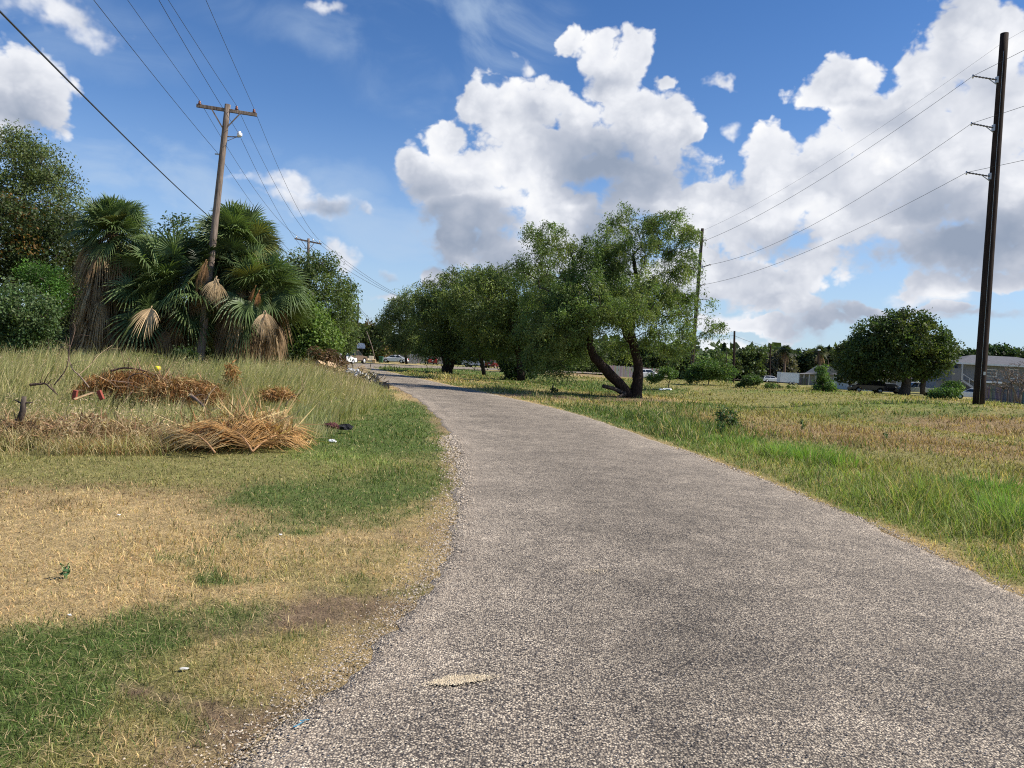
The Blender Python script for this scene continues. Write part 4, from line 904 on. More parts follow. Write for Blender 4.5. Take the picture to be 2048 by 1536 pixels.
# ------------------------------------------------------------------ utility poles and wires
def wire(label, pts, sag=.4, r=.008, n=22, cat='power line', group='wires strung between the poles', name='power_line', col=(.03, .03, .03), extra=None, thin=.00019):
    mb = MB(); P = []
    for a, b in zip(pts[:-1], pts[1:]):
        a = Vector(a); b = Vector(b)
        for i in range(n + (1 if b == Vector(pts[-1]) else 0)):
            t = i / n; p = a.lerp(b, t); p.z -= 4 * sag * t * (1 - t); P.append(p)
    o0 = P[0].copy(); mb.tube([p - o0 for p in P], [max(r, thin * (p - CAM).length) for p in P], 5, col)
    o = mb.build(name, MAT['plastic'], None, loc=o0); tag(o, label, cat, group); return o
def back_through(A, px, py, length=44, climb=0.0):
    """far end of a span that starts at A and crosses the edge of the photo at (px, py) at the same level"""
    d = ray(px, py); k = (A.z + climb - CAM.z) / d.z; Q = CAM + d * k
    v = (Q - A); return A + v.normalized() * length
G_POLE = 'wooden utility poles'
def utility_pole(label, base, top, r, arm=None, braces=True, ins_px=None, Y=32, mat='greywood', group=G_POLE, ins=(), col=(.16, .05, .03), insmat='plastic', extra=None, r2=None):
    B = Vector(base); root = thing('utility_pole', B, label, 'utility pole', group); T = Vector(top) - B
    mb = MB(); n = 12; mb.tube([Vector((0, 0, -.3)).lerp(T, i / n) for i in range(n + 1)], [r * (1 - .32 * i / n) for i in range(n + 1)], 16, jit=.015)
    mb.build('shaft', MAT[mat], root)
    if arm:
        a = Vector(arm[0]) - B; b = Vector(arm[1]) - B; m = MB(); m.bar(a, b, .10, .13); m.build('crossarm', MAT[mat], root, bevel=.008)
        if braces:
            ax = T.normalized(); mid = (a + b) / 2
            for s in (-1, 1):
                m = MB(); e = mid + (b - a) * (.24 * s); c = T - ax * 1.15 * (b - a).length / 2.5; off = Vector((0, -.09, 0))
                m.bar(e + off - ax * .05, c + off, .012, .05); m.build('brace', MAT[mat], root)
    for q in ins:
        q = Vector(q) - B; m = MB()
        m.tube([q + Vector((0, 0, -.02)), q + Vector((0, 0, .05)), q + Vector((0, 0, .06)), q + Vector((0, 0, .11)), q + Vector((0, 0, .115)), q + Vector((0, 0, .17)), q + Vector((0, 0, .20))], [.025, .03, .065, .06, .045, .05, .03], 10, col)
        m.build('insulator', MAT[insmat], root)
    if extra: extra(root, B, T)
    return root
# near leaning pole ---------------------------------------------------------
YP = 32.0; pB = at(397, 740, YP); pB = Vector((pB.x - .03, YP, gz(pB.x, YP))); pT = at(455.5, 209, YP)
I1 = [at(399, 212, YP - .25), at(473, 222, YP + .05), at(508, 228, YP + .2)]
def _extra1(root, B, T):
    a = at(446, 273, YP) - B; b = at(479, 274, YP + .05) - B
    m = MB(); m.bar(a, b, .03, .04); m.tube([a + Vector((0, 0, -.25)), b + Vector((-.1, 0, 0))], [.012, .012], 5); m.build('bracket', MAT['greywood'], root)
    m = MB(); m.tube([b, b + Vector((0, 0, .04)), b + Vector((0, 0, .05)), b + Vector((0, 0, .15)), b + Vector((0, 0, .17)), b + Vector((0, 0, .22))], [.05, .10, .105, .10, .055, .05], 12, (.85, .85, .88)); m.build('insulator', MAT['plastic'], root)
    c = at(436, 308, YP) - B; m = MB(); m.bar(c - Vector((.12, 0, 0)), c + Vector((.2, 0, -.03)), .05, .05, (.5, .5, .5)); m.build('clamp', MAT['metal'], root)
utility_pole('leaning grey utility pole rising from the fan palms, red-brown insulators on its crossarm', pB, pT, .165, (at(393, 211, YP - .27), at(514, 230, YP + .22)), True, ins=I1, extra=_extra1)
# second pole
Y2 = 71.0; p2 = at(616, 700, Y2); I2 = [at(593, 476, Y2), at(626, 482, Y2), at(639, 485, Y2)]
utility_pole('second crossarm utility pole, only its top showing above the trees right of the palms', (p2.x, Y2, gz(p2.x, Y2)), at(617, 477, Y2), .16, (at(589, 477, Y2 - .2), at(643, 488, Y2 + .2)), True, ins=I2, col=(.75, .73, .70))
# third pole
p3 = at(714, 722, 127)
utility_pole('plain thin brown pole behind the parked pickup at the far bend', (p3.x, 127, 0), at(716.5, 606, 127), .17, mat='darkwood')
# wires along the left line
E2 = [at(832, 604, 150), at(836, 606, 150), at(842, 606, 150)]
wn_ = ['left', 'middle', 'right']
for i, (a, b, pxe) in enumerate(zip(I1, I2, (264, 345, 418))):
    a = Vector(a) + Vector((0, 0, .2)); b = Vector(b) + Vector((0, 0, .2))
    far_end = back_through(a, pxe, 0)
    wire(f'thin wire over the {wn_[i]} insulator of the leaning pole crossarm', [far_end, a], .25)
    wire(f'thin wire from the {wn_[i]} insulator of the leaning pole to the second crossarm pole', [a, b], .7)
    wire(f'thin wire from the {wn_[i]} end of the second crossarm down behind the mesquites', [b, E2[i]], .9)
a = at(478, 268, YP); wire('thin wire passing the white bracket insulator of the leaning pole', [back_through(a, 338, 0), a, at(607, 497, Y2)], .5)
a = at(436, 307, YP); wire('thin wire clamped lower on the leaning pole, running down behind the palm', [back_through(a, 213, 0), a, at(600, 520, Y2)], .4)
a = at(412, 428, YP); wire('thick black cable crossing the top left sky down to the leaning pole', [back_through(a, 22, 0, 46), a], .35, .018, name='thick_cable')
wire('slack wire from the plain thin brown pole down to the right', [at(717, 612, 127), at(760, 648, 150)], .5)
wire('steep wire from the plain thin brown pole to the trees', [at(717, 616, 127), at(752, 655, 140)], .2)
# tall tarred poles on the right -------------------------------------------
YR = 43.0; rB = at(1957, 807, YR); rB = Vector((rB.x, YR, gz(rB.x, YR))); rT = at(2009, 67, YR)
YQ = 90.0; qB = at(1389, 720, YQ); qB = Vector((qB.x - .3, YQ, gz(qB.x, YQ))); qT = at(1405, 457, YQ)
def tall_pole(label, B, T, r, arms, Yp, thick=.035):
    def ex(root, Bv, Tv):
        for (tx, ty, ax, ay) in arms:
            tip = at(tx, ty, Yp) - Bv; rt = at(ax, ay, Yp) - Bv
            m = MB(); m.box(rt + Vector((-.03, 0, 0)), (.16, .2, .34), None, (.5, .5, .5)); m.build('mounting_plate', MAT['metal'], root)
            m = MB(); d = tip - rt; nn = 15; P = [rt + d * (i / nn) for i in range(nn + 1)]
            m.tube(P, [thick * (1.5 if i % 2 else .8) for i in range(nn + 1)], 8, (.13, .12, .12)); m.build('standoff_insulator', MAT['plastic'], root)
            m = MB(); m.bar(rt + Vector((0, 0, -.28)), rt + (tip - rt) * .35 + Vector((0, 0, -.03)), .03, .04, (.4, .4, .4)); m.build('arm_brace', MAT['metal'], root)
            m = MB(); m.tube([tip + Vector((0, 0, .07)), tip - Vector((0, 0, .12))], [.04, .04], 8, (.6, .6, .6)); m.build('wire_clamp', MAT['metal'], root)
    def ex2(root, Bv, Tv):
        ex(root, Bv, Tv); h = Tv.length; m = MB(); m.tube([Vector((0, 0, 0)).lerp(Tv, k / 20) + Vector((-r * (1 - .32 * k / 20) * .45, -r * (1 - .32 * k / 20) * .93, 0)) for k in range(20)], [.012] * 20, 5, (.35, .36, .34)); m.build('ground_wire', MAT['metal'], root)
        m = MB(); m.box(Vector((.03, -r * 1.0, 1.7)), (.12, .02, .18), None, (.55, .55, .5)); m.build('tag_plate', MAT['metal'], root)
    return utility_pole(label, B, T, r, mat='darkwood', group='tall dark poles of the right-hand line', extra=ex2)
arms = [(1946, 152, 1996, 160), (1943, 247, 1989, 256), (1933, 345, 1982, 353)]
tall_pole('very tall black tarred pole at the right edge carrying three standoff insulators', rB, rT, .30, arms, YR)
arms2 = [(1413, 480, 1405, 480), (1421, 529, 1405, 534), (1409, 569, 1400, 571)]
tall_pole('second tall black pole half hidden behind the right side of the forked mesquite', qB, qT, .24, arms2, YQ, .05)
for i, ((x1, y1, _, _), (x2, y2, _, _), pe) in enumerate(zip(arms, arms2, (98, 210, 318))):
    a = at(x1, y1, YR); b = at(x2, y2, YQ); nm = ('top', 'middle', 'bottom')[i]
    wire(f'wire from the {nm} arm of the very tall pole across to the second tall one', [a, b], (.8, 1.3, .9)[i], .011)
    wire(f'wire end leaving the {nm} arm of the very tall pole at the right edge', [back_through(a, 2048, pe, 30), a], .15, .011)
a = at(2007, 84, YR); b = at(1404, 462, YQ)
wire('faint thin wire joining the tips of the two tall black poles', [a, b], .8, .003, thin=.00010); wire('faint wire leaving the tip of the very tall pole to the right', [back_through(a, 2048, 60, 30), a], .1, .003, thin=.0001)
# thin bare poles far right
def thin_pole(px, y0, y1, Y, r, label, lamp=False):
    b = at(px - 1, y1, Y); b = Vector((b.x, Y, gz(b.x, Y)))
    def ex(root, B, T):
        if lamp: m = MB(); m.box(T + Vector((.1, -.1, -.1)), (.5, .3, .3), None, (.9, .9, .9)); m.build('lamp', MAT['paint'], root, bevel=.05)
    utility_pole(label, b, at(px, y0, Y), r, mat='darkwood', extra=ex)
thin_pole(1469, 662, 757, 110, .19, 'bare brown pole standing clear in front of the far tree line, taller than its neighbours')
thin_pole(1541, 690, 745, 175, .22, 'short dark pole before the trees, between the bare brown pole and the box trailer')
thin_pole(1637, 699, 765, 150, .19, 'dark pole with a white lamp beside the small grey house', True)
thin_pole(1453, 705, 755, 130, .10, 'very thin grey post left of the bare brown pole')
wire('sagging wire from behind the mesquite to the bare brown pole', [at(1398, 674, 100), at(1468, 671, 110)], .1, .012)
wire('long sagging wire from the bare brown pole to the pole with the white lamp', [at(1468, 671, 110), at(1541, 692, 175), at(1637, 702, 150)], .3, .012)
# ------------------------------------------------------------------ vehicles
def car(name, label, loc, rz, kind, col, group='parked vehicles', scale=1.0, wheelc=(.5, .5, .5)):
    root = thing(name, loc, label, {'sedan': 'car', 'hatch': 'car', 'suv': 'suv', 'pickup': 'pickup truck'}[kind], group, rz); root.scale = (scale,) * 3
    P = {'sedan': dict(L=4.7, W=1.8, body=[(-2.35, .35), (-2.33, .72), (-2.22, .92), (-1.45, .98), (1.15, .94), (2.1, .80), (2.32, .62), (2.35, .35)], cab=[(-1.75, .95), (-.95, 1.38), (-.3, 1.43), (.35, 1.40), (1.25, .93)], wx=(-1.4, 1.4), wr=.32),
         'hatch': dict(L=4.2, W=1.75, body=[(-2.1, .35), (-2.12, .75), (-2.0, 1.0), (1.0, .95), (1.9, .82), (2.1, .6), (2.1, .35)], cab=[(-2.0, .97), (-1.65, 1.42), (-.3, 1.50), (.3, 1.45), (1.15, .93)], wx=(-1.3, 1.3), wr=.32),
         'suv': dict(L=4.8, W=1.9, body=[(-2.4, .42), (-2.42, .9), (-2.35, 1.12), (1.1, 1.1), (2.2, 1.0), (2.4, .75), (2.4, .42)], cab=[(-2.32, 1.1), (-2.1, 1.72), (-.3, 1.80), (.45, 1.76), (1.3, 1.08)], wx=(-1.45, 1.45), wr=.37),
         'pickup': dict(L=5.6, W=1.95, body=[(-2.8, .55), (-2.82, 1.12), (-.55, 1.14), (1.3, 1.14), (2.6, 1.06), (2.8, .8), (2.8, .5)], cab=[(-.75, 1.12), (-.6, 1.80), (.4, 1.86), (.8, 1.80), (1.6, 1.12)], wx=(-1.75, 1.85), wr=.42)}[kind]
    W = P['W']; m = MB(); b = P['body']; body = [(x, z) for x, z in b]
    # wheel arches cut in the sill line
    lo = min(z for x, z in b); line = []
    for wx in sorted(P['wx'], reverse=True):
        r = P['wr'] * 1.18
        for k in range(0, 9):
            a = math.pi * k / 8; line.append((wx + r * math.cos(a), lo - .02 + max(0, (P['wr'] - lo) + r * math.sin(a))))
    body += line
    m.prism(body, 'y', -W / 2, W / 2, col); m.build('body', MAT['gloss'], root, bevel=.045)
    m = MB(); c = P['cab']; h = [(x, -(W / 2 - .06 - .22 * ((z - c[0][1]) / .5) ** 1) if False else 0) for x, z in c]
    def yw(z): return W / 2 - .07 - .20 * (z - c[0][1]) / (max(q[1] for q in c) - c[0][1])
    n = len(c); vs = [(x, -yw(z), z) for x, z in c] + [(x, yw(z), z) for x, z in c]
    m.add(vs, [tuple(range(n)), tuple(range(2 * n - 1, n - 1, -1))] + [(i, n + i, n + i + 1, i + 1) for i in range(n - 1)], col); m.build('cabin', MAT['gloss'], root, bevel=.03)
    zt = max(q[1] for q in c); zb = c[0][1] + .05
    def xa(z, front):   # x on the front/rear slope of the cabin at height z
        seg = c[-2:] if front else c[:2]; (x0, z0), (x1, z1) = seg; return x0 + (x1 - x0) * (z - z0) / (z1 - z0)
    for s in (-1, 1):
        m = MB(); z0, z1 = zb, zt - .10; fx0, fx1 = xa(z0, True) - .12, xa(min(z1, c[-2][1]), True) - .05; rx0, rx1 = xa(z0, False) + .12, xa(min(z1, c[1][1]), False) + .12
        split = [(rx0, rx1, (rx0 + fx0) / 2 - .05, (rx1 + fx1) / 2 - .05), ((rx0 + fx0) / 2 + .02, (rx1 + fx1) / 2 + .02, fx0, fx1)]
        for (a0, a1, b0, b1) in split:
            y0 = s * (yw(z0) + .012); y1 = s * (yw(z1) + .012); t = s * .02
            q = [(a0, y0, z0), (b0, y0, z0), (b1, y1, z1), (a1, y1, z1)]; q2 = [(x, y - t, z) for x, y, z in q]
            m.add(q + q2, [(0, 1, 2, 3), (7, 6, 5, 4), (0, 4, 5, 1), (1, 5, 6, 2), (2, 6, 7, 3), (3, 7, 4, 0)])
        m.build('side_window', MAT['glass'], root)
        for fr in (0, 1):
            m = MB(); x = (P['L'] / 2 - .03) * (1 if fr else -1); m.box((x, s * (W / 2 - .28), .78 if kind != 'pickup' else .95), (.12, .34, .15 if fr else .22), None, (.9, .9, .85) if fr else (.45, .03, .02)); m.build('headlight' if fr else 'tail_light', MAT['plastic'], root, bevel=.02)
    for fr in (True, False):
        z0, z1 = zb, (c[-2][1] if fr else c[1][1]) - .05; m = MB(); e = .015 if fr else -.015
        q = [(xa(z0, fr) + e, -yw(z0) + .12, z0), (xa(z0, fr) + e, yw(z0) - .12, z0), (xa(z1, fr) + e, yw(z1) - .10, z1), (xa(z1, fr) + e, -yw(z1) + .10, z1)]; q2 = [(x - 2 * e, y, z) for x, y, z in q]
        m.add(q + q2, [(0, 1, 2, 3), (7, 6, 5, 4), (0, 4, 5, 1), (1, 5, 6, 2), (2, 6, 7, 3), (3, 7, 4, 0)]); m.build('windshield' if fr else 'rear_window', MAT['glass'], root)
    for wx in P['wx']:
        for s in (-1, 1):
            r = P['wr']; m = MB(); y0 = s * (W / 2 - .20); y1 = s * (W / 2 + .01)
            m.tube([(wx, y0, r), (wx, y0 + s * .02, r), (wx, y1 - s * .03, r), (wx, y1, r)], [r * .9, r, r, r * .9], 20); wh = m.build('wheel', MAT['rubber'], root)
            m = MB(); m.tube([(wx, y1 - s * .02, r), (wx, y1 + s * .012, r)], [r * .64, r * .58], 16, wheelc); m.build('rim', MAT['metal'], wh)
    m = MB(); m.box((-P['L'] / 2 - .02, 0, .5 if kind != 'pickup' else .6), (.14, W * .92, .2), None, tuple(x * .8 for x in col)); m.build('bumper', MAT['plastic'], root, bevel=.03); m = MB(); m.box((P['L'] / 2 + .02, 0, .48), (.14, W * .92, .2), None, tuple(x * .8 for x in col)); m.build('bumper', MAT['plastic'], root, bevel=.03)
    m = MB(); m.box((-P['L'] / 2 - .04 - (.03 if kind == 'pickup' else 0), 0, .68 if kind != 'pickup' else .80), (.02, .34, .16), None, (.8, .8, .8)); m.build('number_plate', MAT['paint'], root)
    if kind == 'pickup':
        m = MB(); m.box2((-2.6, -.78, 1.147), (-.75, .78, 1.15), (.03, .03, .03)); m.build('truck_bed', MAT['rubber'], root)
    return root
def gpos(px, Y, dz=0): p = at(px, 720, Y); return Vector((p.x, Y, max(gz(p.x, Y), -.4) + dz))
car('pickup_truck', 'tan brown pickup seen from behind at the far left bend, beside the plain pole', gpos(703, 108, .02), R(72), 'pickup', (.17, .12, .085), wheelc=(.75, .75, .75))
car('parked_car', 'white sedan seen side on at the far end of the road, behind the green bin', gpos(789, 141, .02), R(176), 'sedan', (.78, .78, .78))
car('parked_car', 'white car partly hidden by the heap of brush, left of the tan pickup', gpos(682, 98, .02), R(70), 'sedan', (.80, .80, .80))
car('parked_suv', 'dark vehicle hidden behind the rusty dead bush and the board heap', gpos(661, 96, .02), R(75), 'suv', (.06, .065, .08))
car('parked_car', 'small bright red car in the shade far behind the mesquites, left of the thick trunk', gpos(862, 146, .02), R(105), 'hatch', (.22, .012, .01))
car('parked_suv', 'white van-like car with a grey side seen between the two mesquite trunks', gpos(953, 140), R(-20), 'suv', (.66, .68, .70))
car('parked_car', 'dark red car low behind the thin curved mesquite trunk', gpos(984, 140), R(80), 'hatch', (.16, .01, .01))
car('parked_car', 'white hatchback parked far behind, just right of the forked mesquite trunk', gpos(1297, 118), R(8), 'hatch', (.80, .80, .80))
car('parked_suv', 'dark suv parked on the left of the oak in its shade', gpos(1738, 112), R(176), 'suv', (.035, .02, .028))
car('parked_car', 'black car close behind the dark suv, under the left of the oak', gpos(1778, 112.5), R(170), 'sedan', (.02, .022, .03))
car('pickup_truck', 'silver-grey pickup parked under the oak on the right of its trunk', gpos(1838, 111), R(182), 'pickup', (.34, .34, .31))
car('parked_car', 'white car whose front just shows left of the very tall pole', gpos(1951, 100), R(150), 'sedan', (.82, .82, .78))
car('parked_car', 'small white vehicle parked left of the white box trailer', gpos(1545, 172), R(4), 'hatch', (.75, .76, .78))
# box trailer
T0 = gpos(1578, 158); root = thing('box_trailer', T0, 'big white box trailer parked in front of the far tree line', 'trailer'); root.scale = (.88,) * 3
m = MB(); m.box2((-2.15, -1.1, .45), (2.15, 1.1, 2.75), (.86, .86, .88)); m.build('cargo_box', MAT['paint'], root, bevel=.04)
m = MB()
for x in (-2.15, 2.15): m.box((x, -1.1, 1.6), (.09, .09, 2.34), None, (.55, .55, .56))
m.box((0, -1.12, 2.73), (4.3, .06, .08), None, (.5, .5, .52)); m.box((0, -1.12, .47), (4.3, .06, .09), None, (.3, .3, .3)); m.build('trim', MAT['metal'], root)
m = MB(); m.bar((-2.1, 0, .42), (3.1, 0, .42), .5, .1, (.05, .05, .05)); m.build('chassis', MAT['metal'], root)
for x in (.2, 1.0):
    m = MB(); m.tube([(x, -1.12, .36), (x, -.9, .36)], [.36, .36], 16); w = m.build('wheel', MAT['rubber'], root); m = MB(); m.tube([(x, -1.14, .36), (x, -1.1, .36)], [.18, .2], 12, (.5, .5, .5)); m.build('rim', MAT['metal'], w)
# ------------------------------------------------------------------ houses
def quadroof(m, x0, x1, y0, y1, z, rise, over=.5, ridge=.5, col=(1, 1, 1), hip=True):
    x0 -= over; x1 += over; y0 -= over; y1 += over; yc = (y0 + y1) / 2; hx = (y1 - y0) * .5 if hip else 0
    vs = [(x0, y0, z), (x1, y0, z), (x1, y1, z), (x0, y1, z), (x0 + hx, yc, z + rise), (x1 - hx, yc, z + rise), (x0, y0, z - .12), (x1, y0, z - .12), (x1, y1, z - .12), (x0, y1, z - .12)]
    m.add(vs, [(0, 1, 5, 4), (1, 2, 5), (2, 3, 4, 5), (3, 0, 4), (6, 7, 1, 0), (7, 8, 2, 1), (8, 9, 3, 2), (9, 6, 0, 3), (9, 8, 7, 6)], col)
def window(root, x, y, z, w, h, frame=(.75, .75, .75), glass='glass'):
    m = MB(); t = .09
    for (a, b, c, d) in ((x - w / 2 - t, x - w / 2, z - h / 2 - t, z + h / 2 + t), (x + w / 2, x + w / 2 + t, z - h / 2 - t, z + h / 2 + t), (x - w / 2, x + w / 2, z + h / 2, z + h / 2 + t), (x - w / 2, x + w / 2, z - h / 2 - t, z - h / 2), (x - w / 2, x + w / 2, z - .025, z + .025)): m.box2((a, y - .06, c), (b, y + .02, d), frame)
    f = m.build('window', MAT['paint'], root); m = MB(); m.box2((x - w / 2, y - .02, z - h / 2), (x + w / 2, y + .02, z + h / 2)); m.build('pane', MAT['glass'], f)
MAT['siding'] = plain_mat('siding', None, .8, noise_amt=.18, nscale=1.5); MAT['shingle'] = plain_mat('shingle', None, .95, noise_amt=.35, nscale=3, bumpy=.6)
YA = 121; A0 = at(1893, 796, YA); sA = YA / FPX; AX = lambda px: (px - 1893) * sA
root = thing('apartment_building', (A0.x, YA, -.4), 'two-storey grey apartment house with an outside staircase, behind the very tall pole', 'building', rz=R(-2))
wc = (.20, .205, .22); m = MB(); H = 5.15
m.box2((AX(1912), 0, 2.55), (AX(2120), 9, H), wc); m.box2((AX(1912), .6, 0), (AX(2120), 9, 2.55), (.22, .22, .22)); m.build('wall', MAT['siding'], root)
m = MB(); m.box2((AX(1893), -1.2, 2.35), (AX(1910), 6, 4.3), (.20, .20, .21)); m.box2((AX(1880), 1.5, 0), (AX(1909), 5, 2.35), (.30, .31, .33)); m.build('side_wing', MAT['siding'], root)
m = MB(); quadroof(m, AX(1908), AX(2120), -.2, 9.2, H + .02, 1.5, .7, col=(.12, .12, .13)); m.build('roof', MAT['shingle'], root)
m = MB(); m.box2((AX(1908) - .7, -.98, H - .16), (AX(2120), -.9, H + .10), (.70, .70, .70)); m.box2((AX(1965), -.12, 2.35), (AX(2000), -.02, 2.62), (.85, .85, .85)); m.build('trim', MAT['paint'], root)
window(root, AX(1953), -.01, 3.9, 1.0, 1.3); window(root, AX(1977), -.01, 3.9, 1.5, .9); window(root, AX(2020), -.01, 3.9, 1.2, 1.3); window(root, AX(2050), -.01, 3.9, 1.2, 1.3)
m = MB(); m.box2((AX(1935), .52, .1), (AX(1944), .58, 2.1), (.10, .10, .11)); m.build('door', MAT['paint'], root)
m = MB()
for k in range(11):
    t = k / 10; m.box((AX(1914) + .35 * k + .2, -.65, 2.55 * (1 - t) + .05), (.42, 1.0, .07), None, (.35, .35, .36))
a = Vector((AX(1914), -1.17, 2.5)); b = Vector((AX(1914) + 4.0, -1.17, .1)); m.bar(a, b, .06, .30, (.42, .43, .46))
m.bar(a + Vector((0, .0, 1.0)), b + Vector((0, 0, 1.0)), .06, .08, (.55, .56, .58))
for k in range(5): q = a.lerp(b, k / 4); m.box(q + Vector((0, 0, .5)), (.08, .08, 1.0), None, (.55, .56, .58))
m.box2((AX(1905), -1.2, 2.42), (AX(1914), -.02, 2.54), (.3, .3, .3)); m.box2((AX(1912) - .1, -1.2, 0), (AX(1912) + .1, -1.05, H - .16), (.5, .5, .5)); m.build('staircase', MAT['paint'], root)
m = MB(); m.box2((AX(1905), -.012, 2.6), (AX(1913) - .3, .0, 4.7), (.03, .03, .03)); m.build('doorway', MAT['paint'], root)
# small grey house
YH = 168; p = gpos(1618, YH); root = thing('small_house', p, 'small grey house with a porch, left of the pole with the white lamp', 'house', 'far houses')
m = MB(); m.box2((0, 0, 0), (7, 6, 2.3), (.25, .25, .24)); m.build('wall', MAT['siding'], root)
m = MB(); m.prism([(1.4, 2.3), (8.2, 2.3), (4.2, 4.3)], 'y', -.6, 6.6, (.22, .215, .20)); m.prism([(-1.6, 2.25), (1.9, 2.25), (1.9, 2.65)], 'y', -1.2, 5, (.16, .155, .15)); m.build('roof', MAT['shingle'], root)
m = MB()
for x in (-1.3, -.2, 1.2): m.box2((x, -1.1, 0), (x + .14, -.96, 2.25), (.5, .5, .5))
m.build('porch_post', MAT['paint'], root); window(root, 4.2, -.01, 1.35, 1.3, 1.1); m = MB(); m.box2((2.0, -.04, 0), (2.9, -.01, 2.0), (.6, .6, .6)); m.build('door', MAT['paint'], root)
p = gpos(1704, 128); root = thing('pale_house', p, 'pale low house wall showing under the oak behind the dark suv', 'house', 'far houses')
m = MB(); m.box2((0, 0, 0), (9.5, 7, 2.4), (.55, .55, .52)); m.build('wall', MAT['siding'], root); m = MB(); quadroof(m, 0, 9.5, 0, 7, 2.4, 1.3, .5, col=(.13, .12, .11)); m.build('roof', MAT['shingle'], root); window(root, 2.2, -.01, 1.4, 1.1, 1.0); window(root, 6.8, -.01, 1.4, 1.1, 1.0)
# fences
def fence(px0, px1, Y0, Y1, h, label, col, name='board_fence', vary=.3, gap=.02, bw=.15, post=2.4, mat='siding'):
    a = gpos(px0, Y0); b = gpos(px1, Y1); root = thing(name, a, label, 'fence'); d = b - a; L = d.length; u = d.normalized(); ang = math.atan2(u.y, u.x); q = Matrix.Rotation(ang, 3, 'Z')
    m = MB(); k = 0.0
    while k < L:
        c = tuple(x * random.uniform(1 - vary, 1 + vary) for x in col); hh = h * random.uniform(.95, 1.03)
        m.box(u * (k + bw / 2) + Vector((0, 0, hh / 2)), (bw, .025, hh), q, c); k += bw + gap
    m.build('boards', MAT[mat], root); off = Vector((-u.y, u.x, 0)) * .06
    m = MB()
    for z in (.35, h - .3): m.bar(off + Vector((0, 0, z)), off + d + Vector((0, 0, z)), .04, .09, tuple(x * .8 for x in col))
    m.build('rail', MAT[mat], root); k = 0
    while k <= L: m = MB(); m.box(u * k + off * 2 + Vector((0, 0, h / 2)), (.1, .1, h + .08), q, tuple(x * .9 for x in col)); m.build('post', MAT[mat], root); k += post
fence(738, 772, 150, 152, 1.7, 'light grey board fence behind the green bin at the far end of the road', (.42, .44, .46))
fence(773, 815, 154, 155, 1.6, 'dark weathered fence behind the white sedan', (.13, .12, .11))
fence(834, 900, 158, 165, 1.5, 'dark fence in the shade right of the rusty metal panel', (.09, .085, .08))
fence(1215, 1330, 132, 136, 1.8, 'grey fence behind the white hatchback, seen under the forked mesquite', (.20, .19, .18))
fence(1976, 2080, 98, 92, 1.75, 'weathered board fence right of the very tall pole, in front of the apartment house', (.17, .155, .15))
fence(1600, 1618, 160, 160, 1.4, 'short dark fence between the white box trailer and the small grey house', (.08, .075, .07))
a = gpos(816, 147); root = thing('metal_panel', a, 'rusty pale corrugated metal panel standing right of the white sedan', 'panel')
m = MB()
for k in range(12): m.box((.07 + k * .13, 0 if k % 2 else .03, .9), (.13, .02, 1.8), None, [(.5, .49, .47), (.42, .36, .31), (.55, .55, .54)][k % 3])
m.build('sheet', MAT['siding'], root)
m = MB(); m.box2((-.06, .05, 0), (0.02, .13, 1.95), (.3, .3, .3)); m.box2((1.58, .05, 0), (1.66, .13, 1.95), (.7, .7, .7)); m.build('post', MAT['paint'], root)
# green wheeled bin
a = gpos(762, 128, .02); root = thing('wheeled_bin', a, 'dark green wheeled rubbish bin in front of the white sedan', 'bin')
m = MB(); m.add([(-.25, -.28, 0.08), (.25, -.28, .08), (.25, .28, .08), (-.25, .28, .08), (-.32, -.38, 1.0), (.32, -.38, 1.0), (.32, .38, 1.0), (-.32, .38, 1.0)], [(3, 2, 1, 0), (4, 5, 6, 7), (0, 1, 5, 4), (1, 2, 6, 5), (2, 3, 7, 6), (3, 0, 4, 7)], (.02, .11, .05)); m.build('body', MAT['plastic'], root, bevel=.03)
m = MB(); m.prism([(-.42, 1.005), (.36, 1.005), (.34, 1.09), (-.42, 1.06)], 'x', -.35, .35, (.018, .10, .045)); m.build('lid', MAT['plastic'], root, bevel=.02)
for s in (-1, 1): m = MB(); m.tube([(s * .25, .36, .11), (s * .31, .36, .11)], [.11, .11], 12); m.build('wheel', MAT['rubber'], root)
m = MB(); m.tube([(-.25, .42, .98), (.25, .42, .98)], [.02, .02], 6, (.02, .1, .04)); m.build('handle', MAT['plastic'], root)
# dumped armchair and box by the kerb
a = gpos(741, 127); root = thing('armchair', a, 'pale cream discarded armchair at the far kerb, left of the green bin', 'chair')
m = MB(); m.box((0, 0, .28), (.75, .8, .36), None, (.62, .53, .38)); m.build('seat', MAT['siding'], root, bevel=.07)
m = MB(); m.box((0, .34, .7), (.8, .2, .8), Matrix.Rotation(R(-12), 3, 'X'), (.66, .57, .42)); m.build('backrest', MAT['siding'], root, bevel=.08)
for s in (-1, 1): m = MB(); m.box((s * .42, 0, .42), (.16, .8, .5), None, (.58, .49, .35)); m.build('armrest', MAT['siding'], root, bevel=.05)
a = gpos(748, 126); root = thing('cardboard_box', a, 'small tan cardboard box beside the discarded armchair', 'box')
m = MB(); m.box((0, 0, .25), (.6, .5, .5), None, (.55, .40, .24)); m.build('carton', MAT['siding'], root); m = MB(); m.box((.0, -.3, .55), (.6, .25, .015), Matrix.Rotation(R(35), 3, 'X'), (.5, .37, .22)); m.build('flap', MAT['siding'], root)
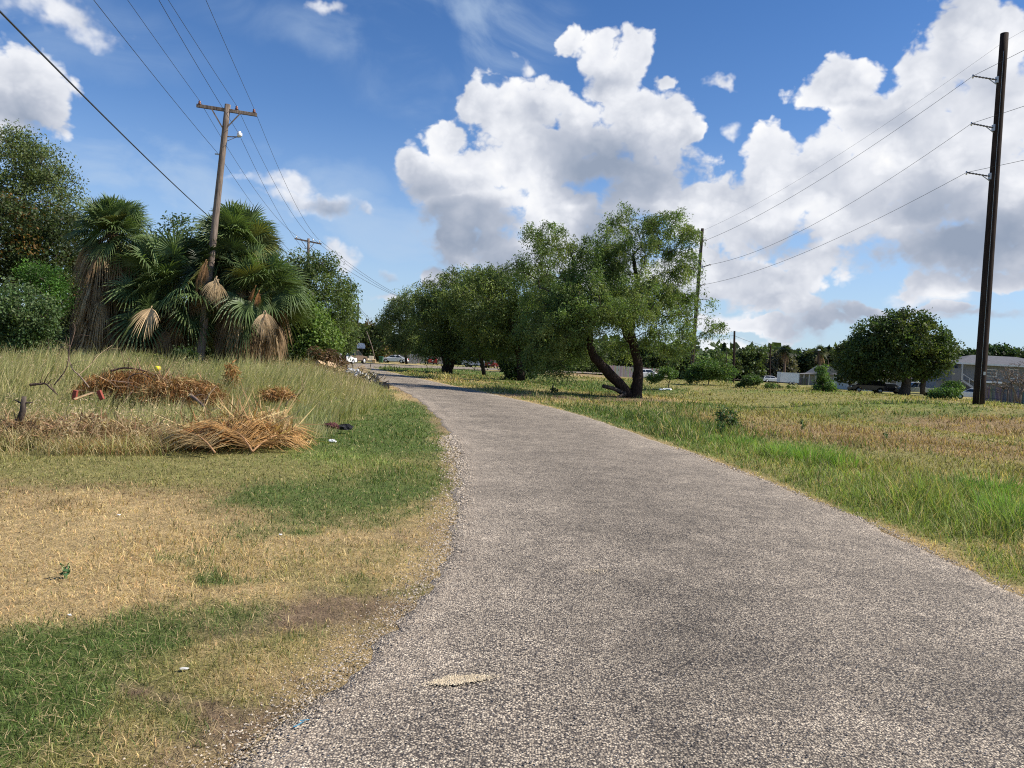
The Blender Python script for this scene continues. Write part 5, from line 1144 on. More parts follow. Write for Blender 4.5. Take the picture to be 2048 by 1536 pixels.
# basketball hoop
a = gpos(721, 118); root = thing('basketball_hoop', a, 'white fan-shaped basketball backboard on a post above the tan pickup', 'basketball hoop')
zc = at(719, 692, 118).z - a.z; m = MB(); pts = [(-.6, -.35), (.6, -.35), (.62, .05), (.45, .38), (.0, .48), (-.45, .38), (-.62, .05)]
m.prism([(x, z + zc) for x, z in pts], 'y', -.03, .03, (.85, .85, .83)); m.build('backboard', MAT['paint'], root)
m = MB(); m.tube([(.1, .35, 0), (.1, .35, zc - .4), (.0, .05, zc)], [.06, .06, .05], 8, (.12, .10, .09)); m.build('post', MAT['metal'], root)
m = MB(); ring = [(.23 * math.cos(k * math.pi / 8), -.30 + .23 * math.sin(k * math.pi / 8), zc - .25) for k in range(17)]; m.tube(ring, [.015] * 17, 5, (.5, .12, .04)); m.build('rim', MAT['metal'], root)
a = gpos(752, 135); root_ = MB(); t = at(733, 662, 135) - a; root_.tube([(0, 0, 0), tuple(t * .5 + Vector((.15, 0, 0))), tuple(t)], [.09, .08, .06], 8); o = root_.build('leaning_post', MAT['greywood'], None, loc=a); tag(o, 'grey post leaning to the left behind the discarded armchair', 'post')
# norfolk pines and palm tops over the far trees
def conifer(px, py0, Y, label, hpx, wpx):
    B = base_at(px, Y); T = at(px, py0, Y); h = T.z - B.z; root = thing('conifer', B, label, 'tree', 'pointed conifers on the skyline')
    m = MB(); m.tube([(0, 0, 0), (0, 0, h)], [.22, .03], 7); m.build('trunk', MAT['bark'], root)
    Ps = []; hh = hpx * Y / FPX; ww = wpx * Y / FPX
    for k in range(11):
        f = k / 10; z = h - .1 - hh * f; rr = ww * .5 * (.12 + f)
        for j in range(70): a = random.uniform(0, 6.28); q = random.random() ** .5 * rr; Ps.append((math.cos(a) * q, math.sin(a) * q, z + q * .25 + random.uniform(-.1, .1)))
    V, Cc = leafset(np.array(Ps), .55, .5, 0, np.array([[.035, .055, .03]])); mesh_np('crown', V, np.arange(len(V)), MAT['leaf'], Cc, root, nper=4)
conifer(1448, 688, 190, 'small pointed conifer on the skyline left of the bare brown pole', 26, 14); conifer(1658, 694, 190, 'narrow dark conifer on the skyline left of the oak', 22, 9)
for px, py, lab in ((1571, 702, 'tiny round palm top above the trees over the box trailer'), (1641, 703, 'tiny palm top right beside the pole with the white lamp')):
    B = base_at(px, 185); palm('skyline_palm', lab, B, at(px, py, 185), 26, 1.5, .6, 8, 1.0, .25, dead_rad=1.0, gcol=(.05, .075, .03), group='far palms on the skyline', boots=False)
# bare grey tree at the right edge
Y = 84; B = base_at(2030, Y)
random.seed(4)
lo = lobes_px([(2010, 755, 34, 24), (2040, 745, 34, 24), (2000, 775, 22, 14), (2060, 765, 30, 24)], Y)
make_tree('bare_tree', 'leafless grey twiggy tree in front of the apartment house at the right edge', 'tree', B, lo, [px_trunk(B, [(2035, 803, .14), (2030, 785, .12), (2022, 768, .08)], Y), px_trunk(B, [(2036, 803, .12), (2044, 780, .1), (2048, 765, .07)], Y)], 1000, .45, 1, .1, r_tip=.017, r_max=.12, bark='greywood', bare=True, shell=.3)
for i, px in enumerate((2008, 2021, 2034, 2046)):
    b = gpos(px, 84); m = MB(); m.tube([(0, 0, -.1), (random.uniform(-.05, .05), 0, 1.6 + .2 * (i % 2))], [.09, .08], 7); o = m.build('fence_post', MAT['greywood'], None, loc=b)
    tag(o, ('thick', 'slim', 'pale', 'crooked')[i] + ' wooden post under the bare grey tree, ' + ('leftmost', 'second from left', 'third from left', 'rightmost')[i] + ' of four', 'post', 'posts under the bare tree')
# ------------------------------------------------------------------ rubbish heap by the road (left, 38 m)
random.seed(21); rng = np.random.default_rng(21)
def place(px, py, Y): return at(px, py, Y)
def pallet(label, c, rot, w=1.2, d=1.0):
    root = thing('wooden_pallet', c, label, 'pallet', 'pallets in the roadside heap'); root.rotation_euler = rot
    for k in range(6): m = MB(); m.box((0, -d / 2 + .06 + k * (d - .12) / 5, .12), (w, .10, .02), None, tuple(random.uniform(.8, 1.1) for _ in range(1)) * 3); m.build('deck_board', MAT['lumber'], root)
    for k in range(3): m = MB(); m.box((-w / 2 + .05 + k * (w - .1) / 2, 0, .055), (.05, d, .10)); m.build('runner', MAT['lumber'], root)
pallet('broken wooden pallet leaning at the top of the roadside heap', place(712, 752, 38.6), (R(35), R(-22), R(20)), 1.2, .9)
pallet('second pallet propped lower against the left of the heap', place(668, 752, 38.2), (R(30), R(-30), R(-25)), .8, .7)
for k in range(9):
    a = place(674 + k * 1.2, 748 + k * 2.6, 37.4 - k * .04); b = place(715 - k * .4, 760 + k * 1.6, 37.1 - k * .04)
    m = MB(); mid = (a + b) / 2; m.bar(a - mid, b - mid, .09, .025, tuple([random.uniform(.8, 1.3)]) * 3); o = m.build('plank', MAT['lumber'], None, loc=mid)
    tag(o, 'thin pale plank, ' + ('topmost', 'second from top', 'third from top', 'fourth from top', 'middle', 'fourth from bottom', 'third from bottom', 'second from bottom', 'lowest')[k] + ' of the sloping bundle in the roadside heap', 'plank', 'bundle of planks in the roadside heap')
for (px, py, s, rz, lab) in ((662, 733, .42, 20, 'light brown carton on the left slope of the heap'), (640, 728, .34, 50, 'flattened carton at the far left of the heap')):
    c = place(px, py, 38.4); root = thing('cardboard_box', c, lab, 'box', 'cartons in the roadside heap'); root.rotation_euler = (R(25), R(15), R(rz))
    m = MB(); m.box((0, 0, 0), (s, s * .8, s * .7), None, (.60, .42, .25)); m.build('carton', MAT['siding'], root); m = MB(); m.box((0, -s * .5, s * .4), (s, s * .4, .012), Matrix.Rotation(R(30), 3, 'X'), (.55, .38, .22)); m.build('flap', MAT['siding'], root)
def blob(name, label, cat, c, size, col, mat, group=None, seed=1, n=14, rough=.35, knot=True):
    """crumpled bag: a noisy shell"""
    V = []; F = []
    for i in range(n + 1):
        th = math.pi * i / n
        for j in range(2 * n):
            ph = math.pi * j / n; d = Vector((math.sin(th) * math.cos(ph), math.sin(th) * math.sin(ph), math.cos(th)))
            r = 1 + rough * (float(vnoise(np.array([d.x * 2.3 + seed * 7 + d.z]), np.array([d.y * 2.3 + d.z * 1.7 + 5]), seed)[0]) - .5) * 2 + .12 * math.sin(ph * 7 + th * 5 + seed)
            if knot and th < .3: r *= 1.0 + .22 * (1 - th / .3)
            V.append((d.x * r * size[0], d.y * r * size[1], max(d.z, -.55) * r * size[2] + .5 * size[2]))
    for i in range(n):
        for j in range(2 * n): F.append((i * 2 * n + j, (i + 1) * 2 * n + j, (i + 1) * 2 * n + (j + 1) % (2 * n), i * 2 * n + (j + 1) % (2 * n)))
    m = MB(); m.add(V, F, col, False); o = m.build(name, MAT[mat], None, loc=c); tag(o, label, cat, group); return o
MAT['bag'] = plain_mat('bag_film', None, .28, spec=.6, noise_amt=.1, nscale=5, bumpy=.5)
GB = 'bags in the roadside heap'
def gnd(px, Y): p = at(px, 760, Y); return Vector((p.x, Y, gz(p.x, Y)))
blob('rubbish_bag', 'large black rubbish bag at the road end of the heap', 'bag', gnd(737, 36.6), (.42, .35, .42), (.018, .018, .02), 'bag', GB, 3)
blob('rubbish_bag', 'black bag with a peaked knot on top of the heap end', 'bag', place(746, 762, 36.9), (.26, .24, .20), (.02, .02, .022), 'bag', GB, 8)
blob('rubbish_bag', 'small black bag lying closest to the road edge', 'bag', gnd(757, 36.2), (.30, .25, .16), (.022, .022, .024), 'bag', GB, 5)
blob('rubbish_bag', 'crumpled white plastic bag wedged between planks and black bags', 'bag', place(714, 752, 36.9), (.28, .22, .18), (.72, .73, .75), 'bag', GB, 9)
blob('rubbish_bag', 'white sheet-like bag under the broken pallet', 'bag', place(703, 746, 37.4), (.34, .2, .12), (.70, .71, .72), 'bag', GB, 12)
c = gnd(764, 36.0); root = thing('plastic_crate', c, 'black broken plastic crate at the road edge end of the heap', 'crate'); root.rotation_euler = (R(12), R(-8), R(30))
m = MB(); m.box2((-.3, -.2, 0), (.3, .2, .03), (.03, .03, .03)); m.box2((-.3, -.2, .03), (.3, -.17, .25), (.03, .03, .03)); m.box2((-.3, .17, .03), (.3, .2, .25), (.03, .03, .03)); m.box2((-.3, -.17, .03), (-.27, .17, .25), (.03, .03, .03)); m.build('shell', MAT['plastic'], root)
m = MB(); m.tube([(.28, -.18, .2), (.34, 0, .34), (.28, .18, .2)], [.015] * 3, 6, (.03, .03, .03)); m.build('handle', MAT['plastic'], root)
# low mound of twigs and earth that carries the heap
P = []; 
for i in range(1500):
    t = random.random(); cx = at(640 + 110 * t, 770, 38); P.append((cx.x + random.gauss(0, .35), 38 - t * 1.2 + random.gauss(0, .45), abs(random.gauss(0, .34)) * (1.5 - .7 * t)))
P = np.array(P); V, Cc = leafset(P, .32, .14, 0, np.array([[.19, .13, .08]]), .5)
o = mesh_np('debris_mound', V, np.arange(len(V)), MAT['dry'], Cc, None, nper=4); tag(o, kind='stuff')
# ------------------------------------------------------------------ brush in the tall grass (left foreground)
def feather(label, a, b, Lf, n, col, width=.035, group='dead feather fronds dumped on the grass', droopy=.32, up0=.28, side_bias=0):
    """pinnate dead frond with its rib from a (butt) to b (tip)"""
    a = Vector(a); b = Vector(b); mid0 = a.copy(); V = []; F = []; C = []; ax = (b - a); L = ax.length; u = ax.normalized(); s = u.cross(Vector((0, 0, 1))).normalized(); up = s.cross(u)
    m = MB(); pts = [u * (L * t) + Vector((0, 0, .10 * math.sin(t * 3.1))) for t in [i / 8 for i in range(9)]]; m.tube(pts, [.016 * (1 - .8 * i / 8) for i in range(9)], 6, (2.2, 1.6, 1.0))
    root = thing('dead_palm_frond', a, label, 'palm frond', group); m.build('rib', MAT['greywood'], root)
    for i in range(n):
        t = .08 + .92 * i / n; p = u * (L * t) + Vector((0, 0, .10 * math.sin(t * 3.1)))
        for sg in (-1, 1):
            ll = Lf * (.35 + .65 * math.sin(math.pi * min(1, t * .8 + .15))) * random.uniform(.7, 1.1)
            d = (u * random.uniform(.45, .8) + s * sg * random.uniform(.7, 1.0) + up * random.uniform(up0 - .35, up0 + .1)).normalized(); w = u * width * .5
            c = np.array(col) * random.uniform(.45, 1.5) * (np.array([.85, .95, 1.15]) if random.random() < .2 else 1); d = (d + Vector((random.gauss(0, .16), random.gauss(0, .16), random.gauss(0, .12)))).normalized(); q1 = p + d * ll * .55; q2 = p + d * ll + Vector((0, 0, -droopy * ll)) + Vector((random.uniform(-1, 1), random.uniform(-1, 1), 0)) * ll * .06
            b0 = len(V); V += [p - w * .5, p + w * .5, q1 + w, q1 - w, q2]; F += [(b0, b0 + 1, b0 + 2, b0 + 3), (b0 + 3, b0 + 2, b0 + 4)]; C += [c * .7, c * .7, c, c, c * 1.2]
    mesh_np('leaflets', np.array(V), np.concatenate([np.array(f) for f in F]), MAT['dry'], np.array(C), root, nper=[len(f) for f in F])
def onz(px, py, z): p = gp(px, py, z); return p
TAN = (.52, .30, .115); RUST = (.36, .165, .06)
feather('big golden dead palm frond at the front of the brush, rib towards the lawn', onz(505, 903, .06), onz(455, 862, .26), .9, 110, TAN, .022)
feather('golden brown dead frond fanned out right of the big one', onz(505, 903, .06), onz(575, 872, .16), .8, 70, (.46, .26, .10), .02)
feather('pale straw coloured dead frond in front of the brush, left of the golden one', onz(430, 905, .08), onz(366, 868, .22), .75, 80, (.52, .36, .17), .018)
feather('reddish brown frond lying between the two golden ones', onz(498, 890, .12), onz(390, 870, .2), .7, 60, RUST, .02)
feather('dry curled frond at the right end of the brush, on the grass', onz(590, 868, .15), onz(540, 835, .40), .6, 40, (.5, .34, .16), .018)
def heap(name, label, c, r, n, size, col, col2, mat='dry', cat='brush', aspect=.12, group=None, up=.5, droop=.25):
    d = rng.normal(size=(n, 3)); d /= np.linalg.norm(d, axis=1, keepdims=True); d[:, 2] = np.abs(d[:, 2])
    P = d * (rng.random((n, 1)) ** .5) * np.array(r)
    k = (rng.random(n) < .35)[:, None]; cc = np.where(k, np.array(col2), np.array(col)) * rng.uniform(.6, 1.3, (n, 1))
    V, Cc = leafset(P, size, aspect, droop, cc, .1)
    o = mesh_np(name, V, np.arange(len(V)), MAT[mat], Cc, None, nper=4, loc=c); tag(o, label, cat, group); return o
GH = 'rusty dead foliage in the brush'
def gg(px, py, Y): p = at(px, py, Y); return Vector((p.x, Y, gz(p.x, Y)))
heap('dead_foliage', 'long rusty orange heap of dead foliage arching through the tall grass', gg(265, 780, 16.2) + Vector((0, 0, .42)), (1.25, .5, .62), 9500, .17, (.24, .105, .035), (.42, .22, .08), group=GH, droop=.55, aspect=.07)
heap('dead_foliage', 'rusty heap of dead foliage right behind the golden fronds', gg(370, 800, 15.6) + Vector((0, 0, .40)), (.95, .45, .55), 6500, .18, (.27, .13, .05), (.52, .34, .16), group=GH, droop=.4, aspect=.07)
heap('dead_foliage', 'small rusty tuft of dead foliage standing upright right of centre in the grass', gg(462, 765, 17.5) + Vector((0, 0, .65)), (.16, .2, .62), 1100, .14, (.36, .17, .06), (.5, .3, .13), group=GH)
heap('dead_foliage', 'rusty tuft low in the grass at the right end of the brush', gg(555, 790, 16.5) + Vector((0, 0, .55)), (.42, .25, .22), 1300, .14, (.36, .18, .07), (.5, .32, .15), group=GH)
heap('dead_foliage', 'tangle of pale straw under the golden fronds', gg(480, 880, 12.9), (1.15, .6, .34), 4200, .26, (.62, .44, .22), (.36, .19, .08), group=GH, aspect=.07, droop=0)
heap('dead_foliage', 'matted brown dead weeds at the foot of the tall grass on the far left', gg(70, 880, 11.6), (1.5, .5, .40), 4200, .24, (.42, .29, .16), (.30, .18, .10), group=GH, aspect=.06, droop=0)
heap('dead_foliage', 'matted straw coloured weeds in front of the tall grass, left of the fronds', gg(250, 880, 12.0), (1.5, .5, .36), 4600, .24, (.50, .37, .20), (.33, .20, .11), group=GH, aspect=.06, droop=0)
heap('leaf_litter_pile', 'dark curled leaf pile half hidden in the grass behind the broken stake', gg(170, 840, 12.6) + Vector((0, 0, .1)), (.42, .3, .24), 700, .16, (.22, .12, .06), (.48, .34, .18), cat='leaf pile', aspect=.5)
heap('frond_stalks', 'loose straw coloured stalks sticking out of the golden fronds in every direction', gg(490, 872, 13.0) + Vector((0, 0, .1)), (1.05, .5, .40), 420, .62, (.60, .43, .22), (.42, .27, .13), group=GH, aspect=.028, droop=-.35)
heap('frond_stalks', 'loose dark stalks poking out of the long rusty heap', gg(300, 785, 16.0) + Vector((0, 0, .4)), (1.5, .5, .5), 360, .55, (.40, .26, .14), (.25, .17, .12), group=GH, aspect=.03, droop=-.3)
def branch(label, pts, r0, col=(1, 1, 1), twigs=6, mat='greywood', name='fallen_branch', group='dead branches in the brush'):
    P = [Vector(p) for p in pts]; o0 = P[0].copy(); P = [p - o0 for p in P]
    # smooth
    Q = []
    for i in range(len(P) - 1):
        p0 = P[max(i - 1, 0)]; p1 = P[i]; p2 = P[i + 1]; p3 = P[min(i + 2, len(P) - 1)]
        for k in range(5):
            t = k / 5; Q.append(.5 * ((2 * p1) + (p2 - p0) * t + (2 * p0 - 5 * p1 + 4 * p2 - p3) * t * t + (3 * p1 - p0 - 3 * p2 + p3) * t ** 3))
    Q.append(P[-1]); n = len(Q); m = MB(); m.tube(Q, [r0 * (1 - .75 * i / (n - 1)) for i in range(n)], 7, col, jit=.12)
    for k in range(twigs):
        i = random.randint(2, n - 2); d = Vector((random.uniform(-1, 1), random.uniform(-.5, .5), random.uniform(-.1, 1))).normalized(); l = random.uniform(.12, .45)
        m.tube([Q[i], Q[i] + d * l * .5 + Vector((0, 0, .03)), Q[i] + d * l], [r0 * .35, r0 * .25, r0 * .1], 5, col)
    o = m.build(name, MAT[mat], None, loc=o0); tag(o, label, 'branch', group)
def bp(lst): return [at(*q) for q in lst]
branch('long arching brown branch over the rusty heap', bp([(222, 742, 16.2), (250, 736, 16.2), (290, 742, 16.1), (340, 762, 16), (390, 785, 15.6), (420, 812, 15)]), .022, (.9, .7, .6), 9)
branch('second arching branch just below the long one', bp([(252, 768, 15.9), (262, 752, 15.9), (285, 748, 15.9), (320, 766, 15.8), (345, 780, 15.6)]), .018, (.8, .6, .5), 5)
branch('grey branch curving up in the grass left of the rusty heap', bp([(178, 775, 15), (160, 752, 15), (145, 738, 15), (138, 715, 15), (140, 690, 15)]), .016, (1.3, 1.2, 1.1), 4)
branch('thin dark branch standing in the grass, left side', bp([(108, 770, 14.6), (128, 745, 14.6), (136, 725, 14.6), (139, 700, 14.6), (150, 660, 14.7), (146, 645, 14.7)]), .013, (.7, .6, .55), 6)
branch('dark broken branch lying low behind the stake', bp([(60, 770, 14), (80, 768, 14), (92, 768, 14), (105, 780, 13.8), (116, 790, 13.6)]), .026, (.6, .5, .45), 4)
branch('pale thin branch slanting from the grass up to the shaggy palm', bp([(155, 752, 15.5), (180, 730, 15.8), (200, 708, 16), (225, 690, 16.3)]), .011, (1.7, 1.6, 1.2), 3)
branch('thick grey log end sticking out right of the rusty heap', bp([(380, 790, 15.2), (400, 805, 14.9), (425, 832, 14.5)]), .04, (1, .9, .85), 3)
branch('pale forked twig pointing up behind the golden fronds', bp([(530, 840, 13.6), (512, 822, 13.6), (500, 800, 13.6), (494, 793, 13.6)]), .010, (2.0, 1.8, 1.3), 2)
branch('pale crooked twig at the right end of the brush', bp([(570, 812, 14.6), (585, 792, 14.6), (600, 787, 14.6), (608, 780, 14.6)]), .011, (1.8, 1.5, 1.1), 3)
branch('thin straw coloured twig curving down beside the leaf pile', bp([(364, 842, 13), (362, 815, 13), (372, 795, 13)]), .010, (1.9, 1.5, 1.0), 2)
branch('pale dead bough lying on top of the golden fronds', bp([(480, 832, 13.4), (520, 838, 13.2), (545, 850, 13), (575, 868, 12.8)]), .016, (2.0, 1.6, 1.1), 8)
# broken stake
b = gg(45, 800, 11.6); T = at(48, 793, 11.6) - b
m = MB(); m.tube([Vector((-.12, 0, -.1)), Vector((-.05, 0, .3)), T * .7, T], [.055, .05, .045, .03], 8, jit=.12); m.tube([T * .86, T * .86 + Vector((.13, 0, .02))], [.018, .008], 5); m.tube([T * .84, T * .84 + Vector((-.14, 0, .06))], [.018, .008], 5)
o = m.build('broken_stake', MAT['bark'], None, loc=b); tag(o, 'dark broken stake with short side stubs standing at the far left', 'stake')
# pale plank and bricks
a = at(148, 798, 13.6); b = at(186, 785, 13.8); mid = (a + b) / 2; m = MB(); m.bar(a - mid, b - mid, .07, .02, (1.1, 1, .9)); o = m.build('plank', MAT['lumber'], None, loc=mid); tag(o, 'short pale plank tilted on the grass between two red bricks', 'plank')
for px, lab in ((150, 'red brick standing at the left end of the tilted plank'), (201, 'red brick lying in the grass right of the tilted plank')):
    p = at(px, 790, 13.9); m = MB(); m.box((0, 0, 0), (.07, .06, .17), Matrix.Rotation(R(8 if px < 180 else -25), 3, 'Y'), (.30, .07, .045)); o = m.build('brick', MAT['siding'], None, loc=p, bevel=.005); tag(o, lab, 'brick', 'bricks by the plank')
# yellow thing on a stem
p = at(315, 737, 19.0); g = Vector((p.x, 19.0, gz(p.x, 19))); root = thing('marker_post', g, 'small yellow-capped marker sticking out of the grass in front of the low palm', 'marker')
m = MB(); m.tube([(0, 0, 0), (0, 0, p.z - g.z - .04)], [.018, .018], 6, (.3, .3, .1)); m.build('post', MAT['paint'], root); m = MB(); m.tube([(0, 0, p.z - g.z - .06), (0, 0, p.z - g.z + .03), (0, 0, p.z - g.z + .06)], [.06, .08, .05], 10, (.85, .72, .03)); m.build('cap', MAT['plastic'], root)
# maroon and black rags
blob('cloth_heap', 'maroon cloth lying in the grass near the road, left half of the dark rags', 'cloth', gp(664, 856, .10), (.18, .10, .07), (.10, .03, .03), 'siding', 'rags in the grass', 21, knot=False)
blob('cloth_heap', 'black cloth lying right of the maroon one', 'cloth', gp(690, 859, .08), (.15, .09, .06), (.02, .02, .022), 'siding', 'rags in the grass', 22, knot=False)
# litter
def litter(px, py, s, lab, col=(.85, .85, .83), grp='white scraps on the ground', cat='litter', terrain=False, f=.45):
    p = onground(px, py) if terrain else gp(px, py, 0.02); p = Vector((p.x, p.y, gz(p.x, p.y) + .015)); blob('paper_scrap', lab, cat, p, (s, s * .7, s * f), col, 'siding', grp, int(px) % 37, n=6, rough=.6, knot=False)
litter(664, 883, .06, 'white crumpled scrap on the verge below the maroon cloth'); litter(560, 1069, .013, 'tiny white scrap in the green patch in the middle of the lawn'); litter(139, 1223, .012, 'tiny white scrap near the lower left of the dry lawn')
litter(238, 1033, .013, 'tiny white scrap high on the dry lawn'); litter(368, 1335, .018, 'flat whitish scrap in the thin grass at lower left', (.6, .58, .54), f=.15)
for px, lab in ((1322, 'left'), (1330, 'middle'), (1337, 'right')): litter(px, 781, .17, f'white plastic bag scrap in the dry grass right of the forked mesquite, {lab} of three', terrain=True, f=.5)
litter(1087, 0, 0, '') if False else None
# small leafy weed on the dry lawn
def weed(px, py, h, n, col, lab, leaf=.04):
    p = onground(px, py); root = thing('weed', p, lab, 'weed', 'single weeds on the ground'); m = MB(); P = []
    for k in range(n):
        t = (k + 1) / n; tip = Vector((random.uniform(-.25, .25) * h, random.uniform(-.25, .25) * h, h * random.uniform(.6, 1))); m.tube([(0, 0, -.01), tip * .5, tip], [.003, .0025, .001], 4, (.3, .5, .2))
        for j in range(7): P.append(tuple(tip * (.25 + .75 * j / 6) + Vector((random.uniform(-.012, .012), random.uniform(-.012, .012), 0))))
    m.build('stem', MAT['paint'], root); V, Cc = leafset(np.array(P), leaf, .55, .05, np.array([col])); mesh_np('leaves', V, np.arange(len(V)), MAT['leaf'], Cc, root, nper=4)
weed(131, 1160, .12, 4, (.05, .11, .04), 'small dark green leafy weed standing alone on the dry tan lawn', .035)
weed(1440, 870, .35, 8, (.08, .13, .04), 'leafy weed in the verge below the open weed, right of the road', .09)
weed(1770, 885, .32, 6, (.07, .11, .035), 'dark little weed in the brown dry field on the right', .07)
weed(1607, 862, .40, 6, (.08, .13, .04), 'thin upright weed above the bright grass tuft on the right verge', .07)
# tall grass tufts of the right verge: one object each
def tuft(px, py, r, h, n, col, lab, rad=None):
    p = onground(px, py); a = rng.uniform(0, 6.283, n); q = r * rng.random(n) ** .6
    X = np.cos(a) * q; Y_ = np.sin(a) * q; mg = rng.uniform(.15, .9, n); ln = np.stack([np.cos(a) * mg, np.sin(a) * mg], -1)
    C = np.array(col) * rng.uniform(.7, 1.35, (n, 1)); o = blades('grass_tuft', X, Y_, h * rng.uniform(.5, 1.1, n), np.full(n, .0095), ln, C, MAT['grass'], Z=np.zeros(n), seg=3, tipcol=C * 1.25)
    o.location = p; tag(o, lab, 'grass tuft', 'tall green grass tufts on the right verge')
GT = (.17, .29, .055)
tuft(1620, 925, .62, .42, 420, GT, 'bright green arching tuft in the middle of the right verge'); tuft(1690, 935, .40, .34, 240, GT, 'smaller tuft touching the right side of the bright arching one'); tuft(1560, 915, .45, .32, 240, GT, 'low wide tuft touching the left side of the bright arching one')
tuft(2035, 1050, .42, .50, 340, (.20, .33, .06), 'tallest green tuft at the right edge of the picture'); tuft(1985, 985, .5, .38, 260, GT, 'tuft up behind the tallest one near the right edge'); tuft(1905, 975, .4, .26, 160, (.15, .23, .06), 'thin dull tuft left of the two tufts at the right edge')
tuft(1470, 890, .6, .30, 220, GT, 'soft tuft at the road side of the verge, farthest from the camera'); tuft(1890, 1040, .12, .30, 24, (.24, .34, .08), 'few long blades standing alone in the short verge grass'); tuft(1790, 1000, .3, .2, 120, GT, 'short tuft in the brightest strip of the verge')
# ------------------------------------------------------------------ hole in the road filled with pale stones, loose gravel
p0 = gp(918, 1357, .03); root = thing('pothole', (p0.x, p0.y, 0), 'shallow hole in the road filled with pale beige stones at lower centre', 'pothole')
def road_z(x, y):
    u = (x - roadL(y)) / (roadR(y) - roadL(y)); return .012 + .05 * (1 - (2 * u - 1) ** 2) * .5 + (fbm(x * .8, y * .8, 91) - .5) * .025 * np.minimum(1, 6 * u * (1 - u))
def patch_pts(rx, ry, rot, n, seed):
    return [(math.cos(a) * rx * k, math.sin(a) * ry * k) for a, k in [(2 * math.pi * i / n, 1 + 1.1 * (float(vnoise(np.array([2.5 + 2.2 * math.cos(2 * math.pi * i / n)]), np.array([seed + 2.2 * math.sin(2 * math.pi * i / n)]), 3)[0]) - .5)) for i in range(n)]]
rot = R(22)
def patchdisc(rx, ry, dz, col, nm, mat, n=40):
    pts = patch_pts(rx, ry, rot, n, 2.0); V = [(0, 0)] + pts; V3 = []
    for x, y in V: X = x * math.cos(rot) - y * math.sin(rot); Yy = x * math.sin(rot) + y * math.cos(rot); V3.append((X, Yy, float(road_z(np.array([p0.x + X]), np.array([p0.y + Yy]))[0]) + dz))
    m = MB(); m.add(V3, [(0, 1 + i, 1 + (i + 1) % n) for i in range(n)], col); return m.build(nm, MAT[mat], root)
MAT['tar'] = plain_mat('tar', (.035, .034, .036), .8, noise_amt=.5, nscale=40, bumpy=.6)
patchdisc(.128, .044, .002, (4, 3.6, 3.2), 'tar_rim', 'tar')
def stones(name, X, Y_, Z, s, cols, parent=None, base=None, mat=None):
    n = len(X); oct_ = np.array([(1, 0, 0), (0, 1, 0), (-1, 0, 0), (0, -1, 0), (0, 0, .75), (0, 0, -.5)], float)
    jit = rng.uniform(.65, 1.3, (n, 6, 1)); a = rng.uniform(0, 6.283, n); ca, sa = np.cos(a), np.sin(a)
    v = oct_[None] * jit * s[:, None, None]; v[:, :, 0] *= 1.2
    vx = v[:, :, 0] * ca[:, None] - v[:, :, 1] * sa[:, None]; vy = v[:, :, 0] * sa[:, None] + v[:, :, 1] * ca[:, None]
    V = np.stack([vx + X[:, None], vy + Y_[:, None], v[:, :, 2] + Z[:, None]], -1).reshape(-1, 3)
    f = np.array([0, 1, 4, 1, 2, 4, 2, 3, 4, 3, 0, 4]); F = (np.arange(n)[:, None] * 6 + f).ravel()
    return mesh_np(name, V, F, MAT['stone'] if mat is None else mat, np.repeat(cols, 6, 0), parent, nper=3)
MAT['stone'] = plain_mat('stone', None, .85, noise_amt=.3, nscale=60)
n = 1500; a = rng.uniform(0, 6.283, n); q = rng.random(n) ** .5; sh_ = 1 + 1.1 * (vnoise(2.5 + 2.2 * np.cos(a), 2.0 + 2.2 * np.sin(a), 3) - .5) + np.abs(rng.normal(0, .30, n)) - .12; X = np.cos(a) * q * .128 * sh_; Y_ = np.sin(a) * q * .046 * sh_
Xr = X * math.cos(rot) - Y_ * math.sin(rot); Yr = X * math.sin(rot) + Y_ * math.cos(rot); Zr = road_z(p0.x + Xr, p0.y + Yr) + .002
stones('stone_fill', Xr, Yr, Zr, rng.uniform(.0025, .0055, n), np.array([[.66, .54, .37]]) * rng.uniform(.45, 1.25, (n, 1)), root)
# second small chip and scraps of tar
n = 90; p1 = gp(1192, 1143, .03); X = p1.x + rng.normal(0, .05, n); Y_ = p1.y + rng.normal(0, .035, n)
o = stones('road_chip', X, Y_, road_z(X, Y_) + .002, rng.uniform(.003, .006, n), np.array([[.62, .50, .34]]) * rng.uniform(.6, 1.2, (n, 1))); tag(o, 'small scatter of beige chips in the middle of the road', 'gravel')
# loose gravel along both edges and a sprinkle all over the near road
def gravel():
    n = 9500; y = 2.4 * (16 / 2.4) ** rng.random(n); side = rng.random(n)
    x = np.where(side < .72, roadL(y) + rng.normal(.03, .09, n) - np.abs(rng.normal(0, .13, n)) * (rng.random(n) < .3), roadR(y) + rng.normal(0, .06, n))
    z = np.where(edge_dist(x, y) > 0, hgt(x, y), road_z(x, y)) + .002
    c = np.array([.46, .38, .29]) * rng.uniform(.4, 1.4, (n, 1)); s = rng.uniform(.002, .0075, n) * np.maximum(1, y / 5)
    return x, y, z, s, c
x, y, z, s, c = gravel(); o = stones('loose_gravel', x, y, z, s, c); tag(o, kind='stuff')
n = 22000; y = 2.4 * (14 / 2.4) ** rng.random(n); u = rng.random(n); x = roadL(y) * (1 - u) + roadR(y) * u
pk = rng.random(n); c = np.where((pk < .5)[:, None], np.array([.46, .39, .31]), np.where((pk < .88)[:, None], np.array([.27, .23, .19]), np.array([.08, .07, .065]))) * rng.uniform(.7, 1.2, (n, 1))
o = stones('road_stones', x, y, road_z(x, y) + .0005, rng.uniform(.0025, .006, n), c); tag(o, kind='stuff')
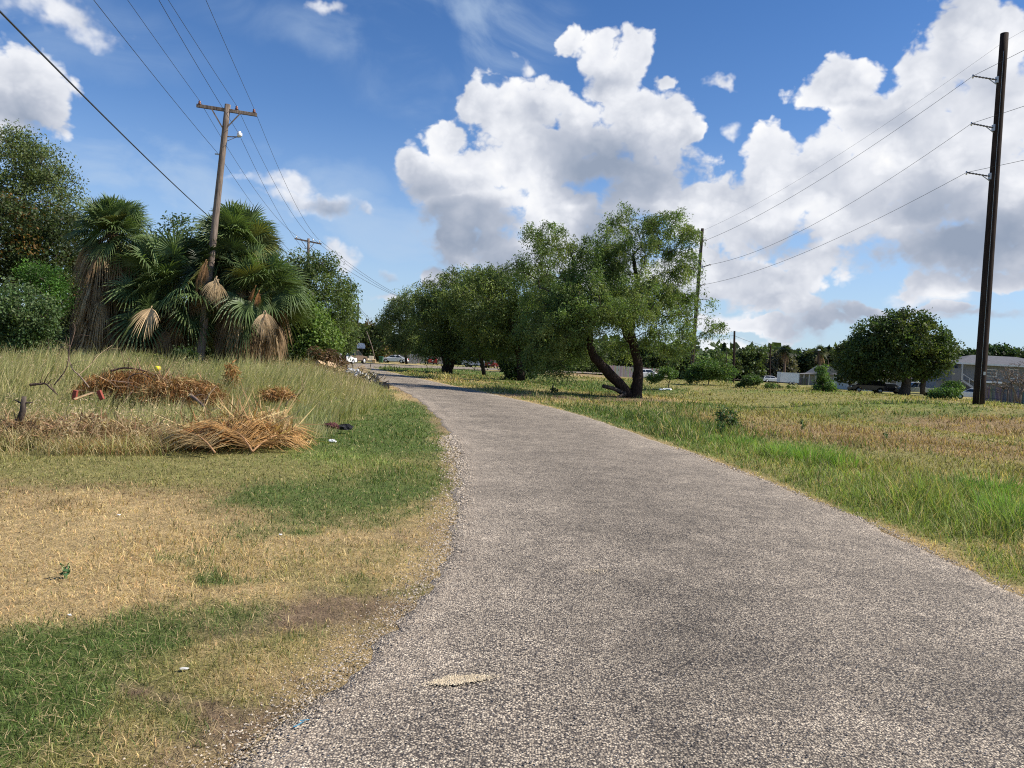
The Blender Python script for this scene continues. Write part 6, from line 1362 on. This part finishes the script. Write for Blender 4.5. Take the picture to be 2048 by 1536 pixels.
# blue paint mark
p = gp(600, 1447, .02); m = MB()
for (dx, dy, l, r_) in ((0, 0, .05, 70), (.012, .035, .035, 20), (-.01, -.02, .02, 50)):
    for k in range(8): t = k / 8; xx = dx + math.cos(R(r_)) * l * (t - .5) + random.uniform(-.002, .002); yy = dy + math.sin(R(r_)) * l * (t - .5); m.box((xx, yy, float(road_z(np.array([p.x + xx]), np.array([p.y + yy]))[0]) + .004), (.007, .006, .0015), None, (.10, .30, .42))
o = m.build('paint_mark', MAT['paint'], None, loc=(p.x, p.y, 0)); tag(o, 'faint blue paint streak on the stones at the left road edge', 'paint mark')
# fallen leaves and straw on the lawn
n = 15000; X, Y_, r = polar(n, 2.3, 20, -40, 20); e = edge_dist(X, Y_); k = (e > -.12) & (tall_zone(X, Y_) < .5); X, Y_ = X[k], Y_[k]; n = len(X)
an = rng.uniform(0, 6.283, n); ln = np.stack([np.cos(an), np.sin(an)], -1) * .97
C = np.array([.62, .47, .26]) * rng.uniform(.5, 1.35, (n, 1)); o = blades('loose_straw', X, Y_, rng.uniform(.04, .13, n), np.full(n, .0032), ln, C, MAT['grass'], Z=hgt(X, Y_) + .012); tag(o, kind='stuff')
# far belt of woods that closes the horizon
def woods():
    n = 42000; az = rng.uniform(-48, 60, n); dd = rng.uniform(230, 330, n); a = np.radians(az); X = np.sin(a) * dd; Y_ = np.cos(a) * dd
    h = 5.5 + 6.0 * fbm(az * .8 + 100, az * 0, 201, 5) + rng.normal(0, .5, n); Z = rng.random(n) ** .7 * h
    t = fbm(az * 1.5 + 40, az * 0 + 2, 207); C = np.array([.060, .085, .032]) * (.6 + .9 * t)[:, None]
    V, Cc = leafset(np.stack([X, Y_, Z], -1), 2.2, .8, 0, C, .3); o = mesh_np('distant_woods', V, np.arange(len(V)), MAT['leaf'], Cc, None, nper=4); tag(o, kind='stuff')
woods()
def undergrowth():
    """dark brush under the thicket on the left"""
    n = 26000; X, Y_ = [], []
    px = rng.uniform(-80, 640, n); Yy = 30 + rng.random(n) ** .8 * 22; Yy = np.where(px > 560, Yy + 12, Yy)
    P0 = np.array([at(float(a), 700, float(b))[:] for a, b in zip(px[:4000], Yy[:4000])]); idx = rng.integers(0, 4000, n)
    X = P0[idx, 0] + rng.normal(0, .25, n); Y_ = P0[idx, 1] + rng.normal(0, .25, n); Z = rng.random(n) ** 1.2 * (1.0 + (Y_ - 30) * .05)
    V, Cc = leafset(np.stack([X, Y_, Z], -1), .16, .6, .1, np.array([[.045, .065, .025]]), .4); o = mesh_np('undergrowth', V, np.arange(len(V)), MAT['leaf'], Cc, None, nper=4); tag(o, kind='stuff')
undergrowth()
